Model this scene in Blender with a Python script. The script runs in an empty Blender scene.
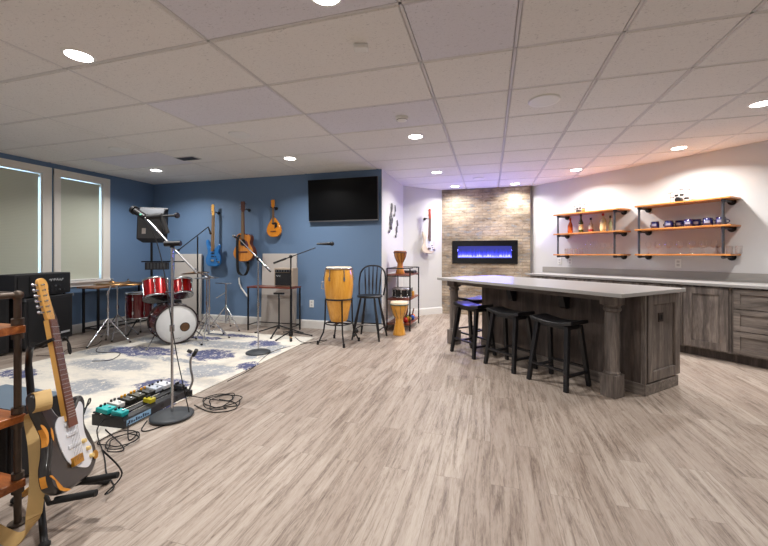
import bpy, math, random
from mathutils import Vector, Matrix, Euler
random.seed(7)
PI = math.pi
SC = bpy.context.scene
COL = SC.collection
R2 = math.sqrt(2)

# ------------------------------------------------------------------ camera, world, exposure
CAM_Z, CEIL = 1.2, 2.519
cam_d = bpy.data.cameras.new('camera'); cam = bpy.data.objects.new('camera', cam_d); COL.objects.link(cam)
cam_d.sensor_width = 36.0; cam_d.lens = 36.0 * 365.5 / 768.0
cam_d.shift_y = -18.5 / 768.0
cam_d.clip_start = 0.05
cam.location = (0, 0, CAM_Z); cam.rotation_euler = (PI / 2, 0, 0.2826)
SC.camera = cam
SC.view_settings.view_transform = 'Standard'; SC.view_settings.look = 'None'
SC.view_settings.gamma = 1.0; SC.view_settings.use_curve_mapping = False
SC.view_settings.exposure = 0.10
SC.cycles.use_denoising = True
SC.cycles.max_bounces = 8
SC.cycles.caustics_reflective = False; SC.cycles.caustics_refractive = False
W = bpy.data.worlds.new('sky'); SC.world = W; W.use_nodes = True
W.node_tree.nodes['Background'].inputs[0].default_value = (0.42, 0.68, 1.0, 1)
W.node_tree.nodes['Background'].inputs[1].default_value = 7.0

CANS = [(-2.61, 1.758), (-2.627, 4.439), (-5.009, 4.487), (-0.8, 4.006), (-0.82, 5.846), (-0.65, 7.14), (0.444, 7.199),
        (1.28, 6.278), (2.236, 5.341), (2.273, 3.974), (-0.8, 1.693), (-5.0, 1.758), (2.3, 1.7), (-2.62, -0.8), (-0.8, -0.8),
        (2.3, -0.8), (-5.0, -0.8)]
CAN_W = 24.0
for i, (x, y) in enumerate(CANS):
    ld = bpy.data.lights.new('can_light', 'AREA'); ld.shape = 'DISK'; ld.size = 0.13
    ld.spread = math.radians(146); ld.energy = CAN_W * (0.62 if y > 7 else 1.0) * (0.55 if i > 9 and i != 10 else 1.0); ld.color = (1.0, 0.965, 0.925) if x > -2 else (1.0, 0.975, 0.95)
    lo = bpy.data.objects.new('can_light', ld); lo.location = (x, y, CEIL - 0.02); COL.objects.link(lo)

# ------------------------------------------------------------------ materials
def lin(c):
    def f(v):
        v /= 255.0
        return v / 12.92 if v <= 0.04045 else ((v + 0.055) / 1.055) ** 2.4
    return (f(c[0]), f(c[1]), f(c[2]), 1.0)

class NT:
    def __init__(s, name):
        s.m = bpy.data.materials.new(name); s.m.use_nodes = True
        s.t = s.m.node_tree; s.b = s.t.nodes['Principled BSDF']; s.out = s.t.nodes['Material Output']
    def n(s, kind, **kw):
        nd = s.t.nodes.new(kind)
        for k, v in kw.items():
            if k.startswith('i_'):
                key = k[2:]; key = int(key) if key.isdigit() else key
                if hasattr(v, 'is_output') and v.is_output: s.t.links.new(v, nd.inputs[key])
                else: nd.inputs[key].default_value = v
            else: setattr(nd, k, v)
        return nd
    def l(s, a, b): s.t.links.new(a, b)
    def coords(s, scale=(1, 1, 1), loc=(0, 0, 0), rot=(0, 0, 0)):
        tc = s.n('ShaderNodeTexCoord'); mp = s.n('ShaderNodeMapping')
        mp.inputs['Scale'].default_value = scale; mp.inputs['Location'].default_value = loc; mp.inputs['Rotation'].default_value = rot
        s.l(tc.outputs['Object'], mp.inputs['Vector']); return mp.outputs[0]
    def noise(s, vec, scale, detail=4, rough=0.6, dist=0.0):
        n = s.n('ShaderNodeTexNoise'); s.l(vec, n.inputs['Vector']); n.inputs['Scale'].default_value = scale
        n.inputs['Detail'].default_value = detail; n.inputs['Roughness'].default_value = rough; n.inputs['Distortion'].default_value = dist
        return n.outputs[0]
    def ramp(s, fac, stops):
        r = s.n('ShaderNodeValToRGB'); e = r.color_ramp.elements
        while len(e) < len(stops): e.new(0.5)
        for k, (p, c) in enumerate(stops):
            e[k].position = p; e[k].color = lin(c) if len(c) == 3 else c
        s.l(fac, r.inputs[0]); return r.outputs[0]
    def mix(s, fac, a, b, blend='MIX'):
        m = s.n('ShaderNodeMix', data_type='RGBA', blend_type=blend)
        for sock, v in ((m.inputs[0], fac), (m.inputs[6], a), (m.inputs[7], b)):
            if hasattr(v, 'is_output'): s.l(v, sock)
            else: sock.default_value = v
        return m.outputs[2]
    def math(s, op, a, b=0.5, c=None, clamp=False):
        m = s.n('ShaderNodeMath', operation=op, use_clamp=clamp)
        for k, v in enumerate((a, b, c)):
            if v is None: continue
            if hasattr(v, 'is_output'): s.l(v, m.inputs[k])
            else: m.inputs[k].default_value = v
        return m.outputs[0]
    def bump(s, h, strength=0.2, dist=0.01):
        b = s.n('ShaderNodeBump'); b.inputs['Strength'].default_value = strength; b.inputs['Distance'].default_value = dist
        s.l(h, b.inputs['Height']); s.l(b.outputs[0], s.b.inputs['Normal'])
    def set(s, **kw):
        for k, v in kw.items():
            key = {'base': 'Base Color', 'rough': 'Roughness', 'metal': 'Metallic', 'coat': 'Coat Weight', 'spec': 'Specular IOR Level',
                   'trans': 'Transmission Weight', 'ior': 'IOR', 'em': 'Emission Color', 'es': 'Emission Strength', 'alpha': 'Alpha', 'sheen': 'Sheen Weight'}[k]
            if hasattr(v, 'is_output'): s.l(v, s.b.inputs[key])
            else: s.b.inputs[key].default_value = v

MATS = {}
def plain(name, col, rough=0.5, metal=0.0, var=0.12, vs=8.0, bump=0.0, bs=60.0, coat=0.0, spec=0.5, es=0.0):
    if name in MATS: return MATS[name]
    t = NT(name); v = t.coords()
    n = t.noise(v, vs, 3)
    c = lin(col)
    lo = tuple(x * (1 - var) for x in c[:3]) + (1,); hi = tuple(min(1, x * (1 + var)) for x in c[:3]) + (1,)
    t.set(base=t.mix(n, lo, hi), rough=rough, metal=metal, coat=coat, spec=spec)
    if bump: t.bump(t.noise(v, bs, 3), bump, 0.004)
    if es: t.set(em=c, es=es)
    MATS[name] = t.m; return t.m

def wood(name, dark, mid, light, axis='z', scale=1.0, rough=0.45, stretch=9.0, coat=0.0, contrast=(0.3, 0.52, 0.72)):
    t = NT(name)
    k = {'x': (1, stretch, stretch), 'y': (stretch, 1, stretch), 'z': (stretch, stretch, 1)}[axis]
    v = t.coords(tuple(scale * q for q in k))
    g1 = t.noise(v, 1.6, 6, 0.62, 0.6)
    g2 = t.noise(v, 9.0, 3, 0.6)
    f = t.math('ADD', t.math('MULTIPLY', g1, 0.75), t.math('MULTIPLY', g2, 0.25))
    t.set(base=t.ramp(f, [(contrast[0], dark), (contrast[1], mid), (contrast[2], light)]), rough=rough, coat=coat)
    t.bump(g2, 0.12, 0.002)
    MATS[name] = t.m; return t.m

black_metal = plain('black_metal', (26, 26, 28), 0.42, 0.3)
black_plastic = plain('black_plastic', (22, 22, 24), 0.5)
dark_plastic = plain('dark_plastic', (48, 48, 52), 0.5)
tolex = plain('black_tolex', (24, 24, 27), 0.62, bump=0.4, bs=400)
grille = plain('speaker_grille', (18, 18, 22), 0.75, bump=0.6, bs=600, var=0.3)
chrome = plain('chrome', (200, 202, 206), 0.18, 1.0, var=0.05)
steel = plain('brushed_steel', (165, 166, 168), 0.32, 1.0, var=0.08)
pipe_m = plain('iron_pipe', (72, 74, 80), 0.5, 0.45, var=0.25, vs=30)
pipe_rust = plain('aged_pipe', (84, 72, 62), 0.5, 0.5, var=0.3, vs=30)
white_pl = plain('white_plastic', (232, 232, 228), 0.4, var=0.02)
white_tr = plain('white_trim', (226, 225, 222), 0.45, var=0.02)
rubber = plain('rubber', (16, 16, 17), 0.8)
brass = plain('cymbal_bronze', (132, 98, 58), 0.38, 1.0, var=0.2, vs=20)
red_m = plain('red_sparkle', (188, 8, 14), 0.25, 0.35, var=0.15, vs=300, coat=0.8)
maroon_m = plain('dark_red_lacquer', (96, 8, 16), 0.22, 0.2, var=0.3, vs=200, coat=0.8)
head_m = plain('white_drum_head', (226, 228, 228), 0.5, var=0.03)
amber_m = plain('amber_drum_head', (150, 104, 58), 0.45, var=0.35, vs=14)
skin_m = plain('rawhide', (222, 204, 176), 0.7, var=0.15, vs=14)
conga_m = wood('conga_ash', (214, 142, 44), (236, 170, 66), (246, 192, 98), 'z', 2.0, 0.28, coat=0.5)
djembe_m = wood('carved_wood', (130, 76, 28), (190, 122, 48), (220, 154, 76), 'z', 4.0, 0.4, 3.0, coat=0.3)
black_wood = plain('black_painted_wood', (20, 21, 25), 0.38, coat=0.15)
rust_board = wood('shelf_board', (120, 62, 28), (170, 98, 48), (204, 134, 76), 'x', 2.5, 0.32, coat=0.35)
shelf_wood = wood('honey_board', (168, 96, 40), (206, 134, 66), (226, 164, 98), 'x', 2.0, 0.38, coat=0.2)
cart_wood = wood('red_brown_board', (84, 36, 28), (118, 58, 42), (146, 80, 58), 'x', 2.5, 0.35, coat=0.2)
cab_z = wood('grey_stained_alder', (58, 53, 51), (106, 98, 93), (154, 144, 136), 'z', 1.3, 0.5, contrast=(0.3, 0.5, 0.7))
cab_x = wood('grey_stained_alder_rail', (66, 61, 59), (118, 110, 104), (160, 150, 142), 'x', 1.3, 0.5, contrast=(0.3, 0.5, 0.7))
cab_dk = wood('dark_alder_panel', (46, 40, 39), (78, 69, 65), (112, 100, 93), 'z', 1.0, 0.5, contrast=(0.3, 0.5, 0.72))  # darker alder tone for cabinet bodies and toe kicks
quartz = plain('grey_quartz', (164, 163, 162), 0.30, var=0.05, vs=3)
splash_m = plain('grey_splash', (160, 157, 152), 0.35, var=0.04, vs=3)

def mat_floor():
    t = NT('vinyl_plank_floor')
    tc = t.n('ShaderNodeTexCoord'); sp = t.n('ShaderNodeSeparateXYZ'); t.l(tc.outputs['Object'], sp.inputs[0])
    cb = t.n('ShaderNodeCombineXYZ'); t.l(sp.outputs[1], cb.inputs[0]); t.l(sp.outputs[0], cb.inputs[1])
    br = t.n('ShaderNodeTexBrick'); t.l(cb.outputs[0], br.inputs['Vector'])
    br.offset = 0.37; br.offset_frequency = 2; br.squash = 1.0
    br.inputs['Scale'].default_value = 1.0; br.inputs['Brick Width'].default_value = 1.22; br.inputs['Row Height'].default_value = 0.145
    br.inputs['Mortar Size'].default_value = 0.0012; br.inputs['Mortar Smooth'].default_value = 0.4
    br.inputs['Color1'].default_value = (0, 0, 0, 1); br.inputs['Color2'].default_value = (1, 1, 1, 1); br.inputs['Mortar'].default_value = (0.5, 0.5, 0.5, 1)
    rnd = br.outputs['Color']
    # grain stretched along the boards, shifted per board
    sh = t.n('ShaderNodeVectorMath', operation='SCALE'); t.l(rnd, sh.inputs[0]); sh.inputs['Scale'].default_value = 37.0
    ad = t.n('ShaderNodeVectorMath', operation='ADD'); t.l(cb.outputs[0], ad.inputs[0]); t.l(sh.outputs[0], ad.inputs[1])
    mp = t.n('ShaderNodeMapping'); mp.inputs['Scale'].default_value = (1.0, 12.0, 1.0); t.l(ad.outputs[0], mp.inputs[0])
    g1 = t.noise(mp.outputs[0], 1.5, 7, 0.62, 1.2)
    mp2 = t.n('ShaderNodeMapping'); mp2.inputs['Scale'].default_value = (2.2, 60.0, 1.0); t.l(ad.outputs[0], mp2.inputs[0])
    g2 = t.noise(mp2.outputs[0], 1.8, 4, 0.65, 0.3)
    mp3 = t.n('ShaderNodeMapping'); mp3.inputs['Scale'].default_value = (3.2, 26.0, 1.0); t.l(ad.outputs[0], mp3.inputs[0])
    g3 = t.noise(mp3.outputs[0], 2.2, 6, 0.72, 2.2)
    f = t.math('ADD', t.math('ADD', t.math('MULTIPLY', g1, 0.50), t.math('MULTIPLY', g2, 0.16)), t.math('MULTIPLY', g3, 0.34))
    base = t.ramp(f, [(0.35, (92, 78, 70)), (0.435, (142, 128, 117)), (0.51, (171, 158, 147)), (0.63, (187, 176, 166))])
    tone = t.ramp(t.math('ADD', rnd, 0.0), [(0.0, (230, 226, 223)), (0.5, (241, 239, 237)), (1.0, (253, 253, 252))])
    c = t.mix(1.0, base, tone, 'MULTIPLY')
    c = t.mix(t.math('MULTIPLY', br.outputs['Fac'], 0.55), c, lin((96, 84, 76)))
    t.set(base=c, rough=0.48, spec=0.35)
    t.bump(t.math('SUBTRACT', t.math('MULTIPLY', g2, 0.4), br.outputs['Fac']), 0.15, 0.0015)
    return t.m

def mat_paint(name, col, rough=0.6, spec=0.3):
    t = NT(name); v = t.coords()
    n = t.noise(v, 1.2, 2); c = lin(col)
    t.set(base=t.mix(n, tuple(x * 0.96 for x in c[:3]) + (1,), tuple(min(1, x * 1.03) for x in c[:3]) + (1,)), rough=rough, spec=spec)
    t.bump(t.noise(v, 260, 2), 0.06, 0.002)
    return t.m

def mat_tile(name, col):
    t = NT(name); v = t.coords((1, 1, 1))
    fiss = t.noise(t.coords((60, 95, 1)), 1.0, 3, 0.7, 0.8)
    pits = t.ramp(fiss, [(0.30, (0.45, 0.45, 0.45, 1)), (0.42, (1, 1, 1, 1))])
    big = t.noise(v, 1.1, 2); c = lin(col)
    base = t.mix(big, tuple(x * 0.95 for x in c[:3]) + (1,), tuple(min(1, x * 1.04) for x in c[:3]) + (1,))
    t.set(base=t.mix(0.55, base, t.mix(1.0, base, pits, 'MULTIPLY')), rough=0.9, spec=0.1)
    t.bump(fiss, 0.25, 0.002)
    return t.m

def mat_stone():
    t = NT('stacked_brick_veneer')
    tc = t.n('ShaderNodeTexCoord'); sp = t.n('ShaderNodeSeparateXYZ'); t.l(tc.outputs['Object'], sp.inputs[0])
    cb = t.n('ShaderNodeCombineXYZ'); t.l(sp.outputs[0], cb.inputs[0]); t.l(sp.outputs[2], cb.inputs[1])
    br = t.n('ShaderNodeTexBrick'); t.l(cb.outputs[0], br.inputs['Vector']); br.offset = 0.5
    br.inputs['Scale'].default_value = 1.0; br.inputs['Brick Width'].default_value = 0.30; br.inputs['Row Height'].default_value = 0.058
    br.inputs['Mortar Size'].default_value = 0.004; br.inputs['Mortar Smooth'].default_value = 0.3
    br.inputs['Color1'].default_value = (0, 0, 0, 1); br.inputs['Color2'].default_value = (1, 1, 1, 1); br.inputs['Mortar'].default_value = (0.5, 0.5, 0.5, 1)
    tone = t.ramp(t.math('ADD', br.outputs['Color'], 0.0), [(0.0, (132, 116, 98)), (0.25, (188, 168, 142)), (0.5, (152, 140, 126)), (0.72, (200, 180, 152)), (1.0, (130, 128, 124))])
    st = t.noise(t.coords((4, 4, 16)), 2.0, 5, 0.7, 0.8)
    pat = t.ramp(st, [(0.33, (96, 82, 70)), (0.45, (184, 168, 148)), (0.56, (218, 206, 188)), (0.68, (140, 140, 140))])
    big = t.ramp(t.noise(t.coords((1.2, 1.2, 2.4), (3.1, 0, 5.7)), 1.8, 3), [(0.35, (140, 130, 122)), (0.6, (250, 246, 240))])
    blu = t.ramp(t.noise(t.coords((3, 3, 9), (9, 2, 4)), 2.2, 3), [(0.56, (0, 0, 0, 1)), (0.66, (1, 1, 1, 1))])
    c = t.mix(0.5, tone, pat); c = t.mix(0.7, c, t.mix(1.0, c, big, 'MULTIPLY'))
    c = t.mix(t.math('MULTIPLY', blu, 0.5), c, lin((118, 138, 152)))
    c = t.mix(t.math('MULTIPLY', br.outputs['Fac'], 0.7), c, lin((112, 102, 90)))
    t.set(base=c, rough=0.8, spec=0.2)
    t.bump(t.math('SUBTRACT', t.math('MULTIPLY', st, 0.5), br.outputs['Fac']), 0.5, 0.006)
    return t.m

def mat_rug():
    t = NT('distressed_floral_rug')
    tc = t.n('ShaderNodeTexCoord'); v = tc.outputs['Object']
    warp = t.n('ShaderNodeTexNoise'); warp.inputs['Scale'].default_value = 5.0; warp.inputs['Detail'].default_value = 5.0; warp.inputs['Roughness'].default_value = 0.7; t.l(v, warp.inputs['Vector'])
    wv = t.n('ShaderNodeVectorMath', operation='SCALE'); t.l(warp.outputs['Color'], wv.inputs[0]); wv.inputs['Scale'].default_value = 0.34
    wa = t.n('ShaderNodeVectorMath', operation='ADD'); t.l(v, wa.inputs[0]); t.l(wv.outputs[0], wa.inputs[1])
    def blobs(lst):
        acc = None
        for (x, y, rx, ry) in lst:
            mp = t.n('ShaderNodeMapping'); mp.inputs['Location'].default_value = (-(x + 0.17) / rx, -(y + 0.17) / ry, 0)
            mp.inputs['Scale'].default_value = (1 / rx, 1 / ry, 0)
            t.l(wa.outputs[0], mp.inputs[0])
            ln = t.n('ShaderNodeVectorMath', operation='LENGTH'); t.l(mp.outputs[0], ln.inputs[0])
            f = t.math('SUBTRACT', 1.25, ln.outputs['Value'], clamp=True)
            acc = f if acc is None else t.math('MAXIMUM', acc, f)
        return acc
    n1 = t.noise(v, 13.0, 6, 0.75, 1.0); n2 = t.noise(v, 45.0, 3, 0.7)
    thr = t.ramp(t.math('ADD', t.math('MULTIPLY', n1, 0.65), t.math('MULTIPLY', n2, 0.35)), [(0.425, (0, 0, 0, 1)), (0.475, (1, 1, 1, 1))])
    navy = t.math('MULTIPLY', t.math('MULTIPLY', blobs(NAVY), 5.0, clamp=True), thr)
    grey = t.math('MULTIPLY', t.math('MULTIPLY', blobs(GREYB), 3.0, clamp=True), thr)
    wash = t.ramp(t.noise(t.coords((1, 2.2, 1)), 2.3, 5, 0.7), [(0.45, (0, 0, 0, 1)), (0.66, (1, 1, 1, 1))])
    base = t.mix(t.noise(v, 3.0, 3), lin((216, 209, 195)), lin((234, 228, 215)))
    c = t.mix(t.math('MULTIPLY', wash, t.math('MULTIPLY', thr, 0.45)), base, lin((150, 156, 164)))
    c = t.mix(t.math('MULTIPLY', grey, 0.75), c, lin((124, 134, 150)))
    c = t.mix(t.math('MULTIPLY', navy, 0.95), c, lin((48, 60, 112)))
    t.set(base=c, rough=0.95, spec=0.1, sheen=0.2)
    t.bump(n2, 0.4, 0.004)
    return t.m
# rosettes measured on the rug (room metres, relative to the rug's own origin further down)
RUG_O = (-4.86, 1.71)
def _rel(l): return [(x - RUG_O[0], y - RUG_O[1], a, b) for x, y, a, b in l]
NAVY = _rel([(-4.10, 3.50, .42, .17), (-2.88, 2.62, .22, .16), (-3.18, 3.60, .26, .18), (-2.92, 4.25, .20, .14), (-2.50, 3.36, .10, .12), (-4.0, 4.3, .34, .06), (-4.55, 2.50, .22, .10),
             (-3.55, 4.55, .3, .06), (-2.52, 2.30, .1, .2)])
GREYB = _rel([(-3.95, 2.98, .48, .16), (-2.78, 3.10, .26, .20), (-3.50, 2.42, .26, .16), (-3.7, 2.10, .3, .12), (-4.6, 3.4, .22, .2), (-3.35, 4.05, .5, .16),
              (-3.5, 3.3, .5, .05), (-2.65, 3.9, .16, .3), (-3.1, 1.95, .3, .1), (-4.3, 4.0, .5, .14)])

def glass_m(name, tint=(1, 1, 1, 1), amt=0.16):
    t = NT(name)
    tr = t.n('ShaderNodeBsdfTransparent'); tr.inputs[0].default_value = tint
    gl = t.n('ShaderNodeBsdfGlossy'); gl.inputs['Roughness'].default_value = 0.05
    lw = t.n('ShaderNodeLayerWeight'); lw.inputs[0].default_value = 0.4
    mx = t.n('ShaderNodeMixShader'); t.l(t.math('ADD', t.math('MULTIPLY', lw.outputs['Facing'], 0.4), amt), mx.inputs[0])
    t.l(tr.outputs[0], mx.inputs[1]); t.l(gl.outputs[0], mx.inputs[2]); t.l(mx.outputs[0], t.out.inputs['Surface'])
    return t.m
clear_glass = glass_m('clear_glass', amt=0.02)
pane_m = glass_m('window_glass', amt=0.02)

def emis(name, col, s):
    t = NT(name); t.set(base=(0, 0, 0, 1), em=lin(col), es=s); return t.m
can_glow = emis('can_lens', (255, 250, 242), 14.0)

# ------------------------------------------------------------------ mesh building
class MB:
    def __init__(s): s.v = []; s.f = []; s.m = []; s.s = []; s.mi = 0
    def add(s, vs, fs, smooth=False):
        o = len(s.v); s.v += [tuple(v) for v in vs]
        for f in fs: s.f.append(tuple(o + i for i in f)); s.m.append(s.mi); s.s.append(smooth)
        return s
    def box(s, x0, x1, y0, y1, z0, z1, M=None):
        vs = [Vector((x, y, z)) for x in (x0, x1) for y in (y0, y1) for z in (z0, z1)]
        if M: vs = [M @ v for v in vs]
        return s.add(vs, [(0, 1, 3, 2), (4, 6, 7, 5), (0, 4, 5, 1), (2, 3, 7, 6), (0, 2, 6, 4), (1, 5, 7, 3)])
    def cbox(s, c, sx, sy, sz, M=None):
        return s.box(c[0] - sx / 2, c[0] + sx / 2, c[1] - sy / 2, c[1] + sy / 2, c[2] - sz / 2, c[2] + sz / 2, M)
    def beam(s, p0, p1, w, d, w1=None, d1=None, up=(0, 1, 0)):
        p0, p1 = Vector(p0), Vector(p1); z = (p1 - p0).normalized(); x = Vector(up).cross(z)
        if x.length < 1e-4: x = Vector((1, 0, 0)).cross(z)
        x.normalize(); y = z.cross(x); w1 = w if w1 is None else w1; d1 = d if d1 is None else d1
        vs = []
        for p, a, b in ((p0, w, d), (p1, w1, d1)):
            vs += [p + x * sx * a / 2 + y * sy * b / 2 for sx, sy in ((-1, -1), (1, -1), (1, 1), (-1, 1))]
        return s.add(vs, [(3, 2, 1, 0), (4, 5, 6, 7), (0, 1, 5, 4), (1, 2, 6, 5), (2, 3, 7, 6), (3, 0, 4, 7)])
    def cyl(s, p0, p1, r, r1=None, seg=14, caps=True):
        r1 = r if r1 is None else r1; p0, p1 = Vector(p0), Vector(p1); z = (p1 - p0).normalized()
        x = z.orthogonal().normalized(); y = z.cross(x); vs = []
        for p, q in ((p0, r), (p1, r1)):
            for k in range(seg): a = 2 * PI * k / seg; vs.append(p + (x * math.cos(a) + y * math.sin(a)) * q)
        s.add(vs, [(k, (k + 1) % seg, seg + (k + 1) % seg, seg + k) for k in range(seg)], True)
        if caps: s.add(vs, [tuple(range(seg - 1, -1, -1)), tuple(range(seg, 2 * seg))])
        return s
    def tube(s, pts, r, seg=8, closed=False, flat=None):
        pts = [Vector(p) for p in pts]; n = len(pts); rings = []; prev = None
        for i, p in enumerate(pts):
            a = pts[(i - 1) % n] if (closed or i) else pts[0]; b = pts[(i + 1) % n] if (closed or i < n - 1) else pts[-1]
            t = (b - a).normalized()
            if prev is None: x = t.orthogonal().normalized() if flat is None else (Vector(flat) - t * t.dot(Vector(flat))).normalized()
            else: x = (prev - t * prev.dot(t)).normalized()
            prev = x; y = t.cross(x); rr = r[i] if isinstance(r, (list, tuple)) and len(r) == n else r
            ra, rb = (rr if not isinstance(rr, tuple) else rr[0]), (rr if not isinstance(rr, tuple) else rr[1])
            rings.append([p + x * math.cos(2 * PI * k / seg) * ra + y * math.sin(2 * PI * k / seg) * rb for k in range(seg)])
        vs = [v for rg in rings for v in rg]; fs = []
        for i in range(n if closed else n - 1):
            j = (i + 1) % n
            for k in range(seg): fs.append((i * seg + k, i * seg + (k + 1) % seg, j * seg + (k + 1) % seg, j * seg + k))
        s.add(vs, fs, True)
        if not closed: s.add(vs, [tuple(range(seg - 1, -1, -1)), tuple((n - 1) * seg + k for k in range(seg))])
        return s
    def ribbon(s, pts, w, t, wdir):
        # flat strap: rectangular section, wide along wdir
        pts = [Vector(p) for p in pts]; n = len(pts); vs = []
        for i, p in enumerate(pts):
            tg = (pts[min(i + 1, n - 1)] - pts[max(i - 1, 0)]).normalized(); wd = Vector(wdir if not callable(wdir) else wdir(i / (n - 1)))
            x = (wd - tg * wd.dot(tg)).normalized(); y = tg.cross(x)
            vs += [p + x * a * w / 2 + y * b * t / 2 for a, b in ((-1, -1), (1, -1), (1, 1), (-1, 1))]
        fs = [(3, 2, 1, 0), tuple(4 * (n - 1) + k for k in range(4))]
        for i in range(n - 1):
            for k in range(4): fs.append((4 * i + k, 4 * i + (k + 1) % 4, 4 * i + 4 + (k + 1) % 4, 4 * i + 4 + k))
        return s.add(vs, fs, False)
    def lathe(s, prof, c=(0, 0, 0), seg=24, M=None):
        n = len(prof); vs = []; fs = []
        for (r, z) in prof:
            for k in range(seg):
                a = 2 * PI * k / seg; v = Vector((r * math.cos(a), r * math.sin(a), z))
                vs.append((M @ v if M else v) + Vector(c))
        for i in range(n - 1):
            for k in range(seg): fs.append((i * seg + k, i * seg + (k + 1) % seg, (i + 1) * seg + (k + 1) % seg, (i + 1) * seg + k))
        s.add(vs, fs, True)
        cap = []
        if prof[0][0] > 1e-5: cap.append(tuple(range(seg - 1, -1, -1)))
        if prof[-1][0] > 1e-5: cap.append(tuple((n - 1) * seg + k for k in range(seg)))
        if cap: s.add(vs, cap)
        return s
    def ring(s, c, R, r, axis=(0, 0, 1), seg=32, sec=8, rz=None):
        z = Vector(axis).normalized(); x = z.orthogonal().normalized(); y = z.cross(x)
        s.tube([Vector(c) + (x * math.cos(2 * PI * k / seg) + y * math.sin(2 * PI * k / seg)) * R for k in range(seg)], r, sec, True); return s
    def ball(s, c, r, seg=14, M=None):
        rr = r if isinstance(r, tuple) else (r, r, r); vs = []; fs = []; h = seg // 2
        for i in range(h + 1):
            t = PI * i / h
            for k in range(seg):
                a = 2 * PI * k / seg; v = Vector((rr[0] * math.sin(t) * math.cos(a), rr[1] * math.sin(t) * math.sin(a), rr[2] * math.cos(t)))
                vs.append((M @ v if M else v) + Vector(c))
        for i in range(h):
            for k in range(seg): fs.append((i * seg + k, (i + 1) * seg + k, (i + 1) * seg + (k + 1) % seg, i * seg + (k + 1) % seg))
        return s.add(vs, fs, True)
    def plate(s, outline, y0, y1, bev=0.0, sm=True):
        # outline in (x,z), extruded along y from y0 (front) to y1 (back), edges rounded by bev
        n = len(outline); cx = sum(p[0] for p in outline) / n; cz = sum(p[1] for p in outline) / n
        def inset(d):
            out = []
            for i, p in enumerate(outline):
                a = outline[i - 1]; b = outline[(i + 1) % n]; tx, tz = b[0] - a[0], b[1] - a[1]; L = math.hypot(tx, tz) or 1
                nx, nz = tz / L, -tx / L
                out.append((p[0] + SGN * nx * d, p[1] + SGN * nz * d))
            return out
        area = sum(outline[i][0] * outline[(i + 1) % n][1] - outline[(i + 1) % n][0] * outline[i][1] for i in range(n))
        SGN = -1 if area > 0 else 1
        sgn_y = 1 if y1 > y0 else -1
        layers = [(y0, bev)] if not bev else [(y0, bev), (y0 + sgn_y * bev * 0.35, bev * 0.3), (y0 + sgn_y * bev, 0)]
        layers += [(y1, 0)] if not bev else [(y1 - sgn_y * bev, 0), (y1 - sgn_y * bev * 0.35, bev * 0.3), (y1, bev)]
        vs = []
        for y, d in layers: vs += [(p[0], y, p[1]) for p in inset(d)]
        fs = []
        for L_ in range(len(layers) - 1):
            for i in range(n): fs.append((L_ * n + i, L_ * n + (i + 1) % n, (L_ + 1) * n + (i + 1) % n, (L_ + 1) * n + i))
        s.add(vs, fs, sm)
        k = (len(layers) - 1) * n
        s.add(vs, [tuple(range(n)), tuple(range(k + n - 1, k - 1, -1))])
        return s
    def xform(s, M):
        s.v = [tuple(M @ Vector(v)) for v in s.v]; return s

ORG = {}
def to_world(o, fr):
    if fr == 'ab': return ((o[0] + o[1]) / R2, (o[1] - o[0]) / R2, o[2])
    return tuple(o)
def build(mb, name, mats, parent=None, origin=None, frame='R', bevel=0.0, seg=2):
    me = bpy.data.meshes.new(name)
    o = ORG.get(parent.name, (0, 0, 0)) if parent else (origin or (0, 0, 0))
    me.from_pydata([(v[0] - o[0], v[1] - o[1], v[2] - o[2]) for v in mb.v], [], mb.f)
    for m in (mats if isinstance(mats, (list, tuple)) else [mats]): me.materials.append(m)
    me.polygons.foreach_set('material_index', mb.m); me.polygons.foreach_set('use_smooth', mb.s)
    me.validate(); me.update()
    import bmesh
    bm = bmesh.new(); bm.from_mesh(me); bmesh.ops.recalc_face_normals(bm, faces=bm.faces); bm.to_mesh(me); bm.free()
    ob = bpy.data.objects.new(name, me); COL.objects.link(ob)
    if parent: ob.parent = parent
    else:
        ob.location = to_world(o, frame); ob.rotation_euler = (0, 0, -PI / 4 if frame == 'ab' else 0)
    ORG[ob.name] = o
    if bevel:
        b = ob.modifiers.new('bevel', 'BEVEL'); b.width = bevel; b.segments = seg; b.limit_method = 'ANGLE'; b.angle_limit = 0.7
    return ob
def tag(o, label, cat, group=None, kind=None):
    o['label'] = label; o['category'] = cat
    if group: o['group'] = group
    if kind: o['kind'] = kind
    return o
def thing(name, label, cat, origin=(0, 0, 0), frame='R', group=None):
    o = bpy.data.objects.new(name, None); COL.objects.link(o); o.empty_display_size = 0.1
    o.location = to_world(origin, frame); o.rotation_euler = (0, 0, -PI / 4 if frame == 'ab' else 0)
    ORG[o.name] = origin
    return tag(o, label, cat, group)
def struct(mb, name, mats, parent=None, **kw):
    o = build(mb, name, mats, parent, **kw)
    if not parent: o['kind'] = 'structure'
    return o
def copy_tree(o, parent=None):
    c = o.copy(); COL.objects.link(c)
    if parent: c.parent = parent
    for ch in [x for x in bpy.data.objects if x.parent == o]: copy_tree(ch, c)
    return c
def ab(a, b): return ((a + b) / R2, (b - a) / R2)
def spline(pts, n=8, closed=True):
    out = []; N = len(pts); rng = range(N) if closed else range(N - 1)
    for i in rng:
        if closed: p0, p1, p2, p3 = pts[i - 1], pts[i], pts[(i + 1) % N], pts[(i + 2) % N]
        else: p0, p1, p2, p3 = pts[max(i - 1, 0)], pts[i], pts[i + 1], pts[min(i + 2, N - 1)]
        for k in range(n):
            t = k / n
            out.append(tuple(0.5 * (2 * b + (c - a) * t + (2 * a - 5 * b + 4 * c - d) * t * t + (3 * b - a - 3 * c + d) * t ** 3) for a, b, c, d in zip(p0, p1, p2, p3)))
    if not closed: out.append(tuple(pts[-1]))
    return out

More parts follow.
